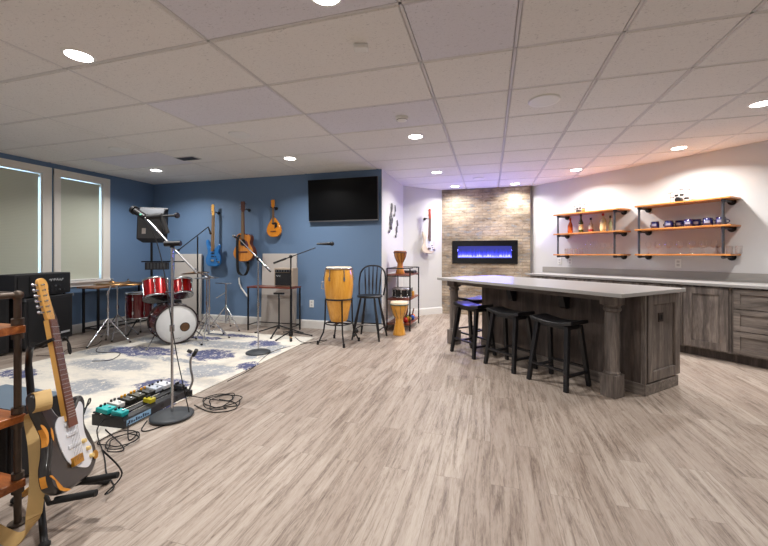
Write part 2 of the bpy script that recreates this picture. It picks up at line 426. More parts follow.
# ------------------------------------------------------------------ the room
XL, YB, XR1 = -6.07, 5.39, -1.6           # left wall, blue wall, white return wall
YF = 7.5                                   # brick wall
KW = 5.911                                 # b of the long white wall
BLUE = mat_paint('blue_wall_paint', (104, 130, 162), 0.5, 0.4)
WHITE = mat_paint('white_wall_paint', (212, 212, 212), 0.6)
FLOOR = mat_floor()
YN, XE = -2.0, 4.7                         # walls behind the camera and at the far right
struct(MB().box(XL - .2, XE + .2, YN - .2, 8.2, -0.1, 0), 'floor', FLOOR)

# ceiling: backing, tegular tiles hanging a little below the bars, bars
tA, tB = mat_tile('ceiling_tile', (233, 231, 227)), mat_tile('newer_ceiling_tile', (224, 223, 229))
GRID = plain('ceiling_grid_white', (212, 210, 208), 0.6, var=0.03)
X0, Y0, G_ = -0.455, 1.258, 0.6096
xs = [X0 + i * G_ for i in range(0, 10)]; xl = [X0 - 2 * i * G_ for i in range(0, 6)]
xs = sorted(set(xl + xs)); ys = [Y0 + j * G_ for j in range(-7, 13)]
ceil = struct(MB().box(XL - .2, XE + .2, YN - .2, 8.4, CEIL + 0.02, CEIL + 0.1), 'ceiling', GRID)
tb = MB(); cool = {(-2, 2), (0, 3), (0, 0), (1, 1), (-6, 4)}
for i in range(len(xs) - 1):
    for j in range(len(ys) - 1):
        xa, xb, ya, yb = xs[i] + .013, xs[i + 1] - .013, ys[j] + .013, ys[j + 1] - .013
        ia = round((xs[i + 1] - X0) / G_); jj = round((ys[j] - Y0) / G_)
        tb.mi = 1 if (ia, jj) in cool else 0
        if xs[i + 1] < XL: continue
        c = .006
        vs = [(xa, ya, CEIL + .02), (xb, ya, CEIL + .02), (xb, yb, CEIL + .02), (xa, yb, CEIL + .02),
              (xa, ya, CEIL + .003), (xb, ya, CEIL + .003), (xb, yb, CEIL + .003), (xa, yb, CEIL + .003),
              (xa + c, ya + c, CEIL - .003), (xb - c, ya + c, CEIL - .003), (xb - c, yb - c, CEIL - .003), (xa + c, yb - c, CEIL - .003)]
        tb.add(vs, [(0, 1, 5, 4), (1, 2, 6, 5), (2, 3, 7, 6), (3, 0, 4, 7), (4, 5, 9, 8), (5, 6, 10, 9), (6, 7, 11, 10), (7, 4, 8, 11), (8, 9, 10, 11)])
build(tb, 'ceiling_tiles', [tA, tB], ceil)
gb = MB()
for x in xs: gb.box(x - .009, x + .009, YN, 8.2, CEIL + .001, CEIL + .02)
for y in ys: gb.box(XL, XE, y - .009, y + .009, CEIL + .001, CEIL + .02)
build(gb, 'grid_bars', GRID, ceil)

# windows in the left wall
WIN = [(2.90, 3.715), (3.745, 4.555)]
ZS, ZT = 0.80, 2.355
wl = MB(); T = .16
y = YN - .2
for (a, b) in WIN:
    a2, b2 = a + .085, b - .11 if b < 3.72 else b - .115
    wl.box(XL - T, XL, y, a2, 0, CEIL + .02); wl.box(XL - T, XL, a2, b2, 0, ZS); wl.box(XL - T, XL, a2, b2, ZT, CEIL + .02); y = b2
wl.box(XL - T, XL, y, YB + .2, 0, CEIL + .02)
struct(wl, 'wall_left', BLUE)
TRIMB = plain('beige_window_trim', (230, 225, 216), 0.45, var=0.03)
def mat_shade():
    t = NT('roller_shade'); v = t.coords((1, 1, 1))
    wv = t.n('ShaderNodeTexWave', bands_direction='Z'); t.l(v, wv.inputs[0]); wv.inputs['Scale'].default_value = 16.0; wv.inputs['Distortion'].default_value = 0.4
    c = t.mix(wv.outputs['Fac'], lin((200, 204, 188)), lin((207, 211, 195)))
    d = t.n('ShaderNodeBsdfDiffuse'); t.l(c, d.inputs[0]); tr = t.n('ShaderNodeBsdfTranslucent'); tr.inputs[0].default_value = lin((150, 158, 140))
    mx = t.n('ShaderNodeMixShader'); mx.inputs[0].default_value = 0.06; t.l(d.outputs[0], mx.inputs[1]); t.l(tr.outputs[0], mx.inputs[2]); t.l(mx.outputs[0], t.out.inputs['Surface'])
    return t.m
SHADE = mat_shade()
for k, (a, b) in enumerate(WIN):
    a2, b2 = a + .085, b - .11 if b < 3.72 else b - .115
    fr = MB()
    fr.box(XL, XL + .02, a, a2, ZS - .02, ZT + .09); fr.box(XL, XL + .02, b2, b, ZS - .02, ZT + .09); fr.box(XL, XL + .021, a, b, ZT, ZT + .09)
    fr.box(XL - T, XL, a2, a2 + .012, ZS, ZT); fr.box(XL - T, XL, b2 - .012, b2, ZS, ZT); fr.box(XL - T, XL, a2, b2, ZT - .012, ZT)
    w = struct(fr, 'window_%d' % (k + 1), TRIMB)
    build(MB().box(XL - T, XL + .045, a - .03, b + .03, ZS - .03, ZS).box(XL, XL + .018, a, b, ZS - .09, ZS - .03), 'window_sill', white_tr, w)
    sh = MB().box(XL - T, XL - T + .05, a2 + .012, a2 + .045, ZS, ZT).box(XL - T, XL - T + .05, b2 - .045, b2 - .012, ZS, ZT).box(XL - T, XL - T + .05, a2, b2, ZS, ZS + .04)
    sash = build(sh, 'sash', white_pl, w)
    build(MB().box(XL - T + .02, XL - T + .026, a2 + .045, b2 - .045, ZS + .04, ZT - .012), 'pane', pane_m, sash)
    bl = build(MB().box(XL - .022, XL - .019, a2 + .022, b2 - .034, ZS + .012, ZT - .024).cyl((XL - .045, a2 + .016, ZT - .045), (XL - .045, b2 - .02, ZT - .045), .018), 'window_blind', SHADE, w)
    build(MB().box(XL - .028, XL - .012, a2 + .022, b2 - .034, ZS + .004, ZS + .024), 'blind_bottom_rail', white_pl, bl)

struct(MB().box(XL - .2, XR1, YB, YB + .12, 0, CEIL + .02), 'wall_back', [BLUE])
struct(MB().box(XR1 - .12, XR1, YB + .12, 6.95, 0, CEIL + .02).box(XR1 - .004, XR1 + .001, YB - .0005, YB + .12, 0, CEIL + .02), 'wall_return', WHITE)
def wall_seg(p, q, name, m, t=.12, z1=CEIL + .02, side=1):
    p, q = Vector((p[0], p[1], 0)), Vector((q[0], q[1], 0)); d = (q - p).normalized(); n = Vector((-d.y, d.x, 0)) * t * side
    vs = [p, q, q + n, p + n]; vs = [v.copy() for v in vs] + [v + Vector((0, 0, z1)) for v in vs]
    return struct(MB().add(vs, [(3, 2, 1, 0), (4, 5, 6, 7), (0, 1, 5, 4), (1, 2, 6, 5), (2, 3, 7, 6), (3, 0, 4, 7)]), name, m)
PD0, PD1 = (XR1, 6.83), (-0.945, YF)       # short diagonal wall with the white guitar
wall_seg(PD0, PD1, 'wall_diagonal', WHITE)
STONE = mat_stone()
FX0, FX1, FZ0, FZ1 = -.735, .510, 1.02, 1.475
br = MB().box(-.945, .737, YF + .10, YF + .22, 0, CEIL + .02)
br.box(-.945, FX0, YF - .01, YF + .10, 0, CEIL + .02).box(FX1, .737, YF - .01, YF + .10, 0, CEIL + .02).box(FX0, FX1, YF - .01, YF + .10, 0, FZ0).box(FX0, FX1, YF - .01, YF + .10, FZ1, CEIL + .02)
struct(br, 'wall_fireplace', STONE)
PR0 = ab(-4.83, KW); PR1 = (XE, KW * R2 - XE)
wall_seg((0.70, KW * R2 - .70), PR1, 'wall_right', WHITE)
struct(MB().box(XE, XE + .12, YN - .2, KW * R2 - XE + .15, 0, CEIL + .02), 'wall_east', WHITE)
struct(MB().box(XL - .2, XE + .2, YN - .12, YN, 0, CEIL + .02), 'wall_front', WHITE)
# baseboards
def baseb(p, q, name, side=-1, h=.135):
    p, q = Vector((p[0], p[1], 0)), Vector((q[0], q[1], 0)); d = (q - p).normalized(); n = Vector((-d.y, d.x, 0)) * side
    mb = MB()
    prof = [(0, 0), (.014, 0), (.014, h - .02), (.008, h - .004), (0, h)]
    vs = [p + n * a + Vector((0, 0, z)) for a, z in prof] + [q + n * a + Vector((0, 0, z)) for a, z in prof]
    m = len(prof); mb.add(vs, [(i, (i + 1) % m, m + (i + 1) % m, m + i) for i in range(m)] + [tuple(range(m)), tuple(range(2 * m - 1, m - 1, -1))])
    struct(mb, name, white_tr)
baseb((XL, YB), (XR1 + .014, YB), 'baseboard_back'); baseb((XL, YN), (XL, YB), 'baseboard_left')
baseb((XR1, YB), (XR1, 6.83), 'baseboard_return'); bpy.data.objects['baseboard_return'].location.x = 0
baseb(PD0, PD1, 'baseboard_diagonal'); baseb((XE, YN), (XE, PR1[1]), 'baseboard_east', 1); baseb((XL, YN), (XE, YN), 'baseboard_front', 1)

# ceiling fixtures
def can(x, y, lab):
    t = thing('recessed_light', lab, 'ceiling light', (x, y, CEIL), group='recessed ceiling lights')
    build(MB().lathe([(.073, CEIL - .004), (.078, CEIL - .010), (.088, CEIL - .008), (.094, CEIL - .003)], (x, y, 0), 28), 'trim_ring', white_pl, t)
    build(MB().lathe([(.0, CEIL - .0085), (.075, CEIL - .0085), (.075, CEIL - .004)], (x, y, 0), 28), 'lens', can_glow, t)
    return t
labs = ['bright recessed ceiling light at the upper left of the photo', 'recessed ceiling light above the hanging acoustic guitar', 'recessed ceiling light in the corner above the floor monitor and drum kit',
        'recessed ceiling light in the middle, right of the round smoke detector', 'recessed ceiling light in front of the short diagonal white wall', 'left of the two recessed lights close to the brick wall',
        'right of the two recessed lights close to the brick wall', 'recessed ceiling light before the white wall, just right of the brick', 'recessed ceiling light above the wall shelf with blue mugs',
        'recessed ceiling light at the far right edge of the photo']
for k, (x, y) in enumerate(CANS):
    can(x, y, labs[k] if k < len(labs) else 'round recessed ceiling light outside the view of the photo')
GRILLW = plain('fixture_grey_white', (196, 194, 192), 0.5, var=0.1, vs=90)
def disc(x, y, name, lab, cat, r=.11, m=GRILLW, drop=.012, group=None):
    t = thing(name, lab, cat, (x, y, CEIL), group=group)
    build(MB().lathe([(r, CEIL - .002), (r * .98, CEIL - drop), (r * .86, CEIL - drop)], (x, y, 0), 32), 'bezel', white_pl, t)
    build(MB().lathe([(.0, CEIL - drop + .002), (r * .87, CEIL - drop + .002), (r * .87, CEIL - .003)], (x, y, 0), 32), 'grille', m, t)
    return t
GRL = plain('speaker_mesh_grey', (140, 145, 150), 0.5, 0.2, var=0.2, vs=200)
disc(.442, 3.377, 'ceiling_speaker', 'round ceiling speaker nearest the bar stools side of the ceiling', 'speaker', .13, GRL, group='round ceiling speakers')
disc(-2.629, 3.403, 'ceiling_speaker', 'round ceiling speaker left of centre, above the rug', 'speaker', .12, GRL, group='round ceiling speakers')
disc(-4.444, 3.468, 'ceiling_speaker', 'round ceiling speaker near the windows', 'speaker', .12, GRL, group='round ceiling speakers')
t = thing('smoke_detector', 'round white smoke detector on the ceiling beside a recessed light', 'smoke detector', (-.812, 3.415, CEIL))
build(MB().lathe([(.062, CEIL - .003), (.062, CEIL - .02), (.048, CEIL - .035), (.02, CEIL - .04), (0, CEIL - .04)], (-.812, 3.415, 0)), 'housing', white_pl, t)
build(MB().ring((-.812, 3.415, CEIL - .03), .05, .003), 'vent_ring', dark_plastic, t)
t = thing('motion_sensor', 'small rectangular white sensor box on the ceiling tile', 'sensor', (-.781, 2.17, CEIL))
Mz = Matrix.Translation((-.781, 2.17, 0)) @ Matrix.Rotation(.3, 4, 'Z')
build(MB().box(-.045, .045, -.03, .03, CEIL - .032, CEIL - .003, Mz), 'housing', white_pl, t, bevel=.006)
t = thing('air_vent', 'grey louvered air vent in the ceiling above the drum kit', 'vent', (-3.966, 4.051, CEIL))
build(MB().box(-4.12, -3.81, 3.97, 4.13, CEIL - .010, CEIL - .002), 'frame', GRILLW, t)
sl = MB(); [sl.box(-4.10, -3.83, 3.985 + k * .02, 3.995 + k * .02, CEIL - .014, CEIL - .006) for k in range(7)]
build(sl, 'louvers', dark_plastic, t)
disc(-3.415, 5.02, 'round_diffuser', 'round white diffuser on the ceiling above the mandolin', 'vent', .09, white_pl)
disc(-.184, 6.509, 'round_diffuser', 'round grey diffuser on the ceiling close to the brick wall', 'vent', .10, GRL)

# ------------------------------------------------------------------ rug
rg = MB().box(-4.86, -2.42, 1.71, 4.76, 0.001, 0.010)
rug = build(rg, 'area_rug', mat_rug(), origin=(RUG_O[0], RUG_O[1], 0), bevel=.003)
tag(rug, 'large cream area rug with faded navy and grey floral rosettes under the drum kit', 'rug')

# ------------------------------------------------------------------ kitchen island (coordinates in the 45 degree frame: a along the front, b away)
A0, A1, B0, B1 = -3.565, -1.645, 3.42, 4.02
isl = thing('kitchen_island', 'grey stained wooden island cabinet with turned corner posts under a pale worktop', 'kitchen island', (-2.6, 3.55, 0), 'ab')
def panel(mb, plane, u0, u1, z0, z1, at_, out, rail=.075, rec=.012, t=.02):
    # shaker panel: four frame members proud of a recessed field. plane 'a': face at b=at_, u=a ; plane 'b': face at a=at_, u=b
    lo, hi = (at_ - t, at_) if out > 0 else (at_, at_ + t)
    def bx(a, b, c, d, x0, x1):
        if plane == 'a': mb.box(a, b, x0, x1, c, d)
        else: mb.box(x0, x1, a, b, c, d)
    bx(u0, u0 + rail, z0, z1, lo, hi); bx(u1 - rail, u1, z0, z1, lo, hi)
    bx(u0 + rail, u1 - rail, z0, z0 + rail, lo, hi); bx(u0 + rail, u1 - rail, z1 - rail, z1, lo, hi)
    x = (lo, hi - rec) if out > 0 else (lo + rec, hi)
    bx(u0 + rail, u1 - rail, z0 + rail, z1 - rail, *x)
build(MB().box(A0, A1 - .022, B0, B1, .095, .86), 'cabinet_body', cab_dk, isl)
build(MB().box(A0 - .005, A1 - .005, B0 - .012, B0, 0, .10), 'kickboard', cab_x, isl, bevel=.003)
build(MB().box(A0, A1 - .05, B0, B1 - .04, 0, .095), 'plinth', cab_x, isl)
build(MB().box(A1 - .05, A1 + .006, B0 + .0, B1 - .03, 0, .092), 'end_plinth', cab_x, isl, bevel=.004)
pn = MB(); panel(pn, 'b', B0 + .046, B1, .105, .85, A1 + .006, 1, rail=.085, rec=.020, t=.026)
build(pn, 'end_door', cab_z, isl, bevel=.0025)
build(MB().box(A1 - .03, A1 + .004, B0 - .004, B0 + .024, .095, .86), 'corner_stile', cab_z, isl, bevel=.003)
ou = build(MB().box(A1 - .015, A1 - .009, B0 + .245, B0 + .335, .605, .685), 'power_outlet', plain('bronze_outlet_plate', (52, 40, 34), 0.4, 0.3), isl, bevel=.002)
build(MB().box(A1 - .0095, A1 - .0065, B0 + .256, B0 + .284, .625, .665).box(A1 - .0095, A1 - .0065, B0 + .294, B0 + .322, .625, .665), 'receptacle', black_plastic, ou)
CORB = (-3.03, -2.36)
def cxl(p):   # corbel below the overhang
    mb = MB(); x, w = p, .06
    prof = spline([(B0, .655), (B0 - .06, .66), (B0 - .085, .72), (B0 - .11, .79), (B0 - .12, .86)], 5, False) + [(B0, .86)]
    n = len(prof); vs = [(x - w / 2, q[0], q[1]) for q in prof] + [(x + w / 2, q[0], q[1]) for q in prof]
    mb.add(vs, [tuple(range(n)), tuple(range(2 * n - 1, n - 1, -1))] + [(k, (k + 1) % n, n + (k + 1) % n, n + k) for k in range(n)])
    return mb
for p in CORB: build(cxl(p), 'corbel', black_wood, isl)
def post(a, b):
    mb = MB(); mb.box(a - .066, a + .066, b - .066, b + .066, 0, .19).box(a - .068, a + .068, b - .068, b + .068, .775, .862)
    mb.lathe([(.058, .188), (.064, .195), (.064, .205), (.056, .212), (.056, .23), (.060, .45), (.055, .70), (.052, .715), (.066, .722), (.070, .735), (.066, .75), (.058, .757), (.075, .775)], (a, b, 0), 28)
    return mb
build(post(-1.79, 3.200), 'turned_post', cab_z, isl, bevel=.004); build(post(-3.86, 3.20), 'turned_post', cab_z, isl, bevel=.004)
build(MB().box(-3.8, -1.86, 3.19, 3.22, .80, .862), 'apron_rail', cab_x, isl)
tp = build(MB().box(-3.93, -1.585, 2.965, 4.0, .8625, .895), 'island_worktop', quartz, origin=(-2.6, 3.5, .8625), frame='ab', bevel=.004)
tag(tp, 'pale grey quartz worktop with overhang on the island, lit blue at its far end', 'worktop')

# ------------------------------------------------------------------ saddle stools
def stool(ox, oy, lab):
    o = (ox, oy, 0)
    t = thing('saddle_stool', lab, 'stool', o, 'ab', 'black saddle seat bar stools'); sw, sd = .215, .125
    mb = MB(); nx = 14
    top = []; bot = []
    for k in range(nx + 1):
        u = -1 + 2 * k / nx; z = .587 + .026 * u * u
        top.append((ox + u * sw, z)); bot.append((ox + u * sw, z - .034))
    vs = []
    for b_, e in ((oy - sd, .006), (oy - sd + .012, 0), (oy + sd - .012, 0), (oy + sd, .006)):
        vs += [(x, b_, z - e) for x, z in top] + [(x, b_, z) for x, z in bot]
    n = nx + 1; fs = []
    for L in range(3):
        for k in range(nx):
            q = L * 2 * n; r = (L + 1) * 2 * n
            fs.append((q + k, q + k + 1, r + k + 1, r + k)); fs.append((q + n + k, r + n + k, r + n + k + 1, q + n + k + 1))
        fs.append((L * 2 * n, (L + 1) * 2 * n, (L + 1) * 2 * n + n, L * 2 * n + n)); e = nx
        fs.append((L * 2 * n + e, L * 2 * n + n + e, (L + 1) * 2 * n + n + e, (L + 1) * 2 * n + e))
    for k in range(nx):
        fs.append((k, n + k, n + k + 1, k + 1)); q = 6 * n; fs.append((q + k, q + k + 1, q + n + k + 1, q + n + k))
    mb.add(vs, fs); build(mb, 'seat', black_wood, t, bevel=.003)
    build(MB().box(ox - .155, ox + .155, oy - .085, oy + .085, .525, .556), 'apron', black_wood, t)
    P_ = {}
    for sx in (-1, 1):
        for sy in (-1, 1):
            p0 = (ox + sx * .195, oy + sy * .165, 0); p1 = (ox + sx * .155, oy + sy * .088, .556); P_[sx, sy] = (Vector(p0), Vector(p1))
            build(MB().beam(p0, p1, .034, .034, .040, .040), 'leg', black_wood, t, bevel=.002)
    def at(s, z): p0, p1 = P_[s]; return p0.lerp(p1, z / .556)
    for (s1, s2, z) in (((-1, -1), (1, -1), .17), ((-1, 1), (1, 1), .17), ((-1, -1), (-1, 1), .13), ((1, -1), (1, 1), .13)):
        build(MB().beam(at(s1, z), at(s2, z), .018, .03), 'stretcher', black_wood, t)
    return t
st = stool(-2.215, 3.08, 'black saddle seat stool nearest the camera, beside the near island post')
for loc, lab in ((( -2.79, 3.08), 'middle black saddle seat stool of the three along the front of the island'),
                 ((-3.365, 3.08), 'third black saddle seat stool along the island front, beside the far post'),
                 ((-3.84, 3.53), 'black saddle seat stool at the far end of the island, mostly hidden')):
    c = copy_tree(st); c.location = to_world((loc[0], loc[1], 0), 'ab'); c['label'] = lab
    if loc[1] > 3.3: c.rotation_euler.z = -PI / 4 + PI / 2

# ------------------------------------------------------------------ long wall cabinets
BF = 5.305
def base_cab(a0, a1, kind, lab):
    t = thing('base_cabinet', lab, 'cabinet', ((a0 + a1) / 2, 5.6, 0), 'ab', 'grey stained base cabinets along the white wall')
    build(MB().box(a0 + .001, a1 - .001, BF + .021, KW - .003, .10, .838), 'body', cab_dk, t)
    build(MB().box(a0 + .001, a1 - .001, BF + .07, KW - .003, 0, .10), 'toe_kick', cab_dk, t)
    fr = MB(); fr.box(a0 + .001, a0 + .03, BF, BF + .021, .10, .838).box(a1 - .03, a1 - .001, BF, BF + .021, .10, .838).box(a0 + .03, a1 - .03, BF, BF + .021, .80, .838).box(a0 + .03, a1 - .03, BF, BF + .021, .10, .13)
    build(fr, 'face_frame', cab_z, t)
    def pull(par, x, z):
        build(MB().tube([(x - .06, BF - .02, z), (x - .055, BF - .045, z), (x + .055, BF - .045, z), (x + .06, BF - .02, z)], .006), 'handle', black_metal, par)
    if kind == 'door1':
        mb = MB(); panel(mb, 'a', a0 + .02, a1 - .02, .115, .82, BF, -1, rail=.08); mb.v = [(x, y - .02, z) for x, y, z in mb.v]
        d = build(mb, 'door', cab_z, t, bevel=.0025)
    elif kind == 'door2':
        m_ = (a0 + a1) / 2
        for u, v in ((a0 + .02, m_ - .002), (m_ + .002, a1 - .02)):
            mb = MB(); panel(mb, 'a', u, v, .115, .82, BF, -1, rail=.07); mb.v = [(x, y - .02, z) for x, y, z in mb.v]
            build(mb, 'door', cab_z, t, bevel=.0025)
    else:
        for z0, z1 in ((.115, .36), (.368, .60), (.608, .82)):
            mb = MB(); panel(mb, 'a', a0 + .02, a1 - .02, z0, z1, BF, -1, rail=.055); mb.v = [(x, y - .02, z) for x, y, z in mb.v]
            d = build(mb, 'drawer', cab_x, t, bevel=.0025); pull(d, (a0 + a1) / 2, (z0 + z1) / 2)
base_cab(-1.685, -.98, 'drawers', 'grey stained drawer cabinet at the right edge of the photo')
base_cab(-.978, -.2, 'door2', 'two door grey cabinet beyond the right edge of the photo')
base_cab(-2.14, -1.687, 'door1', 'single door grey cabinet between the drawers and the island end')
base_cab(-2.90, -2.142, 'door2', 'two door grey base cabinet behind the near end of the island')
base_cab(-3.66, -2.902, 'door2', 'two door grey base cabinet behind the middle of the island')
base_cab(-4.36, -3.662, 'door2', 'grey base cabinet at the far end by the brick wall')
ct = build(MB().box(-4.42, -.2, 5.265, KW - .002, .8385, .872), 'long_countertop', quartz, origin=(-2.5, 5.6, .8385), frame='ab', bevel=.004)
tag(ct, 'long grey quartz countertop running along the white wall', 'countertop')
bs = build(MB().box(-4.56, -.2, KW - .022, KW - .001, .872, .975), 'backsplash', splash_m, origin=(-2.5, 5.9, .872), frame='ab', bevel=.002)
tag(bs, 'low grey stone backsplash strip above the long countertop', 'backsplash')
def outlet_ab(a, z, lab):
    t = thing('wall_outlet', lab, 'outlet', (a, KW, z), 'ab', 'white outlets on the long white wall')
    pl = build(MB().box(a - .036, a + .036, KW - .007, KW - .001, z - .058, z + .058), 'cover_plate', white_pl, t, bevel=.002)
    build(MB().box(a - .017, a + .017, KW - .009, KW - .006, z + .008, z + .038).box(a - .017, a + .017, KW - .009, KW - .006, z - .038, z - .008), 'receptacle', GRILLW, t)
outlet_ab(-4.22, 1.08, 'left white outlet under the bottle shelf'); outlet_ab(-4.02, 1.08, 'right white outlet under the bottle shelf'); outlet_ab(-2.43, 1.08, 'white outlet under the shelf of mugs')

# ------------------------------------------------------------------ pipe shelves on the long wall
ZB = [1.185, 1.535, 1.865]
def pipe_shelf(a0, a1, p0, p1, lab):
    t = thing('pipe_wall_shelf', lab, 'shelf', ((a0 + a1) / 2, KW, ZB[0]), 'ab', 'pipe and board wall shelves')
    for z in ZB: build(MB().box(a0, a1, KW - .30, KW - .004, z, z + .022), 'board', shelf_wood, t, bevel=.003)
    for p in (p0, p1):
        bp = KW - .262
        mb = MB().cyl((p, bp, ZB[0] - .025), (p, bp, ZB[2] + .0), .0145)
        for z in ZB:
            mb.ball((p, bp, z - .017), .021); mb.cyl((p, bp, z - .017), (p, KW - .012, z - .017), .0125)
            mb.cyl((p, bp + .02, z - .017), (p, bp + .045, z - .017), .019)
        pr = build(mb, 'pipe_frame', pipe_m, t)
        for z in ZB: build(MB().cyl((p, KW - .016, z - .017), (p, KW - .003, z - .017), .043, seg=20).cyl((p, KW - .03, z - .017), (p, KW - .016, z - .017), .022), 'wall_flange', black_metal, pr)
    return t
pipe_shelf(-4.13, -3.03, -4.065, -3.125, 'left wall shelf of boards and pipes carrying bottles')
pipe_shelf(-2.83, -1.79, -2.79, -1.872, 'right wall shelf of boards and pipes carrying blue mugs')
def zsh(k): return ZB[k] + .0225
# bottles
def bottle(a, b, prof, gm, liquid, lab, cap, label=None, capz=None, lz=None, r=.03, h=.2):
    z = zsh(1); o = (a, b, z)
    t = thing('liquor_bottle', lab, 'bottle', o, 'ab', 'bottles on the left wall shelf')
    build(MB().lathe([(0, z)] + [(q[0], z + q[1]) for q in prof], (a, b, 0), 20), 'glass_body', gm, t)
    rt, ht = prof[-1]
    build(MB().lathe([(rt + .003, z + ht - .03), (rt + .004, z + ht + .008), (0, z + ht + .008)], (a, b, 0), 16), 'cap', cap, t)
    if label: build(MB().lathe([(r + .0012, z + lz[0]), (r + .0012, z + lz[1])], (a, b, 0), 24), 'paper_label', label, t)
def colored(name, c, rough=.12): return plain(name, c, rough, var=.1, coat=.6)
orange_g, green_g = colored('amber_whiskey_glass', (196, 88, 20)), colored('dark_green_glass', (58, 70, 30))
clear_g, pale_g = colored('pale_clear_bottle', (176, 160, 150)), colored('yellowish_clear_bottle', (206, 190, 150))
thin_g = colored('pale_green_bottle', (150, 156, 120))
redwax = plain('red_wax', (170, 24, 26), .35, coat=.4); blackcap = plain('black_cap', (28, 24, 28), .4)
cream_l, red_l, pap = plain('cream_label', (226, 206, 160), .6), plain('dark_red_label', (130, 24, 36), .6), plain('white_label', (216, 210, 204), .6)
BB = KW - .17
bottle(-3.90, BB, [(.036, .004), (.041, .02), (.040, .13), (.024, .175), (.014, .20), (.014, .25)], orange_g, None, 'amber whiskey bottle with a red wax top, leftmost on the shelf', redwax, None, r=.04)
bottle(-3.71, BB, [(.034, .004), (.036, .02), (.036, .17), (.018, .215), (.013, .24), (.013, .30)], green_g, None, 'tall dark green bottle with a cream label on the left wall shelf', blackcap, cream_l, r=.036, lz=(.05, .14))
bottle(-3.545, BB, [(.034, .004), (.037, .02), (.034, .12), (.016, .16), (.012, .19), (.013, .225)], clear_g, None, 'squat clear bottle with dark red label and black cap on the shelf', blackcap, red_l, r=.037, lz=(.015, .05))
bottle(-3.35, BB, [(.042, .004), (.044, .02), (.044, .18), (.02, .215), (.014, .235), (.014, .275)], pale_g, None, 'largest clear bottle with pale yellow label on the left wall shelf', redwax, cream_l, r=.044, lz=(.04, .15))
bottle(-3.255, BB + .03, [(.022, .004), (.024, .02), (.024, .13), (.014, .16), (.011, .18), (.011, .235)], thin_g, None, 'thin pale green bottle, rightmost of the bottles on the wall shelf', blackcap, None, r=.024)
# mugs
blue_gl = plain('cobalt_glaze', (22, 32, 92), .2, var=.35, vs=40, coat=.8)
def onshelf(px, bb):       # a of the shelf point that lies on this column of the photograph's own frame
    l = (px - 384) / 365.5; S, C = math.sin(.2826), math.cos(.2826); X, Y = C * l - S, S * l + C
    d = bb * R2 / (X + Y); return (X - Y) * d / R2
def mug(a, b, lab, ang):
    z = zsh(1); o = (a, b, z)
    t = thing('ceramic_mug', lab, 'mug', o, 'ab', 'cobalt blue mugs on the right wall shelf')
    build(MB().lathe([(0, z), (.040, z), (.050, z + .01), (.051, z + .05), (.048, z + .098), (.044, z + .098), (.046, z + .05), (.040, z + .012), (0, z + .010)], (a, b, 0), 22), 'cup', blue_gl, t)
    c, s = math.cos(ang), math.sin(ang)
    build(MB().tube([(a + c * (.047 + .032 * math.sin(PI * k / 8)), b + s * (.047 + .032 * math.sin(PI * k / 8)), z + .018 + .055 * k / 8) for k in range(9)], .0055), 'handle', blue_gl, t)
    f = MB(); vs = []
    for k in range(7):
        q = -PI / 2 + .15 + (-.55 + 1.1 * k / 6); vs += [(a + math.cos(q) * .0522, b + math.sin(q) * .0522, z + .034), (a + math.cos(q) * .0522, b + math.sin(q) * .0522, z + .066)]
    f.add(vs, [(2 * k, 2 * k + 2, 2 * k + 3, 2 * k + 1) for k in range(6)])
    build(f, 'printed_band', plain('mug_band', (140, 144, 170), .4), t)
for px, db, ang, lab in ((655, .16, PI - .4, 'blue mug at the left end of the right wall shelf'), (669, .16, PI - .3, 'second blue mug from the left on the right wall shelf'),
                    (679.5, .08, PI, 'blue mug set back with its handle to the left, third from the left'), (688.5, .17, 3.6, 'blue mug in the middle of the row on the right wall shelf'),
                    (696.5, .09, 0, 'blue mug set back to the right of the middle mug'), (708, .17, .2, 'blue mug second from the right on the right wall shelf'),
                    (721, .17, .1, 'blue mug at the right end of the row by the shelf pipe')):
    mug(onshelf(px, KW - db), KW - db, lab, ang)
# glasses
def glass(kind, o):
    a, b, z = o
    if kind == 'wine':
        t = thing('wine_glass', 'x', 'glass', o, 'ab')
        build(MB().lathe([(0, z), (.033, z), (.033, z + .002), (.005, z + .008), (.004, z + .07), (.012, z + .078)], (a, b, 0), 16), 'stem', clear_glass, t)
        build(MB().lathe([(.004, z + .078), (.024, z + .088), (.037, z + .115), (.036, z + .14), (.029, z + .17)], (a, b, 0), 18), 'bowl', clear_glass, t)
    elif kind == 'flute':
        t = thing('champagne_flute', 'x', 'glass', o, 'ab')
        build(MB().lathe([(0, z), (.03, z), (.03, z + .002), (.004, z + .008), (.004, z + .08), (.01, z + .088)], (a, b, 0), 16), 'stem', clear_glass, t)
        build(MB().lathe([(.004, z + .088), (.018, z + .11), (.024, z + .15), (.022, z + .215)], (a, b, 0), 16), 'bowl', clear_glass, t)
    else:
        t = thing('tumbler_glass', 'x', 'glass', o, 'ab')
        build(MB().lathe([(0, z), (.030, z), (.036, z + .095), (.034, z + .095), (.028, z + .008), (0, z + .008)], (a, b, 0), 18), 'glass_wall', clear_glass, t)
    return t
z0 = zsh(0)
GL = {k: glass(k, (0, 0, 0)) for k in ('wine', 'flute', 'tumbler')}
used = set()
def put(kind, a, b, lab, grp):
    o = GL[kind] if kind not in used else copy_tree(GL[kind]); used.add(kind)
    o.location = to_world((a, b, z0), 'ab'); o['label'] = lab; o['group'] = grp
for k in range(6):
    for r in range(2):
        put('wine', -2.70 + .125 * k + (.06 if r else 0), KW - .20 + .11 * r, 'clear wine glass on the lowest board of the right wall shelf', 'wine glasses on the right wall shelf')
for k in range(3): put('tumbler', -1.945 + .085 * k - (.0 if k < 2 else 0) , KW - .12 , ['left one of three clear tumblers near the right pipe of the mug shelf', 'middle one of three clear tumblers near the right pipe of the mug shelf', 'rightmost clear tumbler on the board under the mugs'][k], 'tumblers on the right wall shelf')
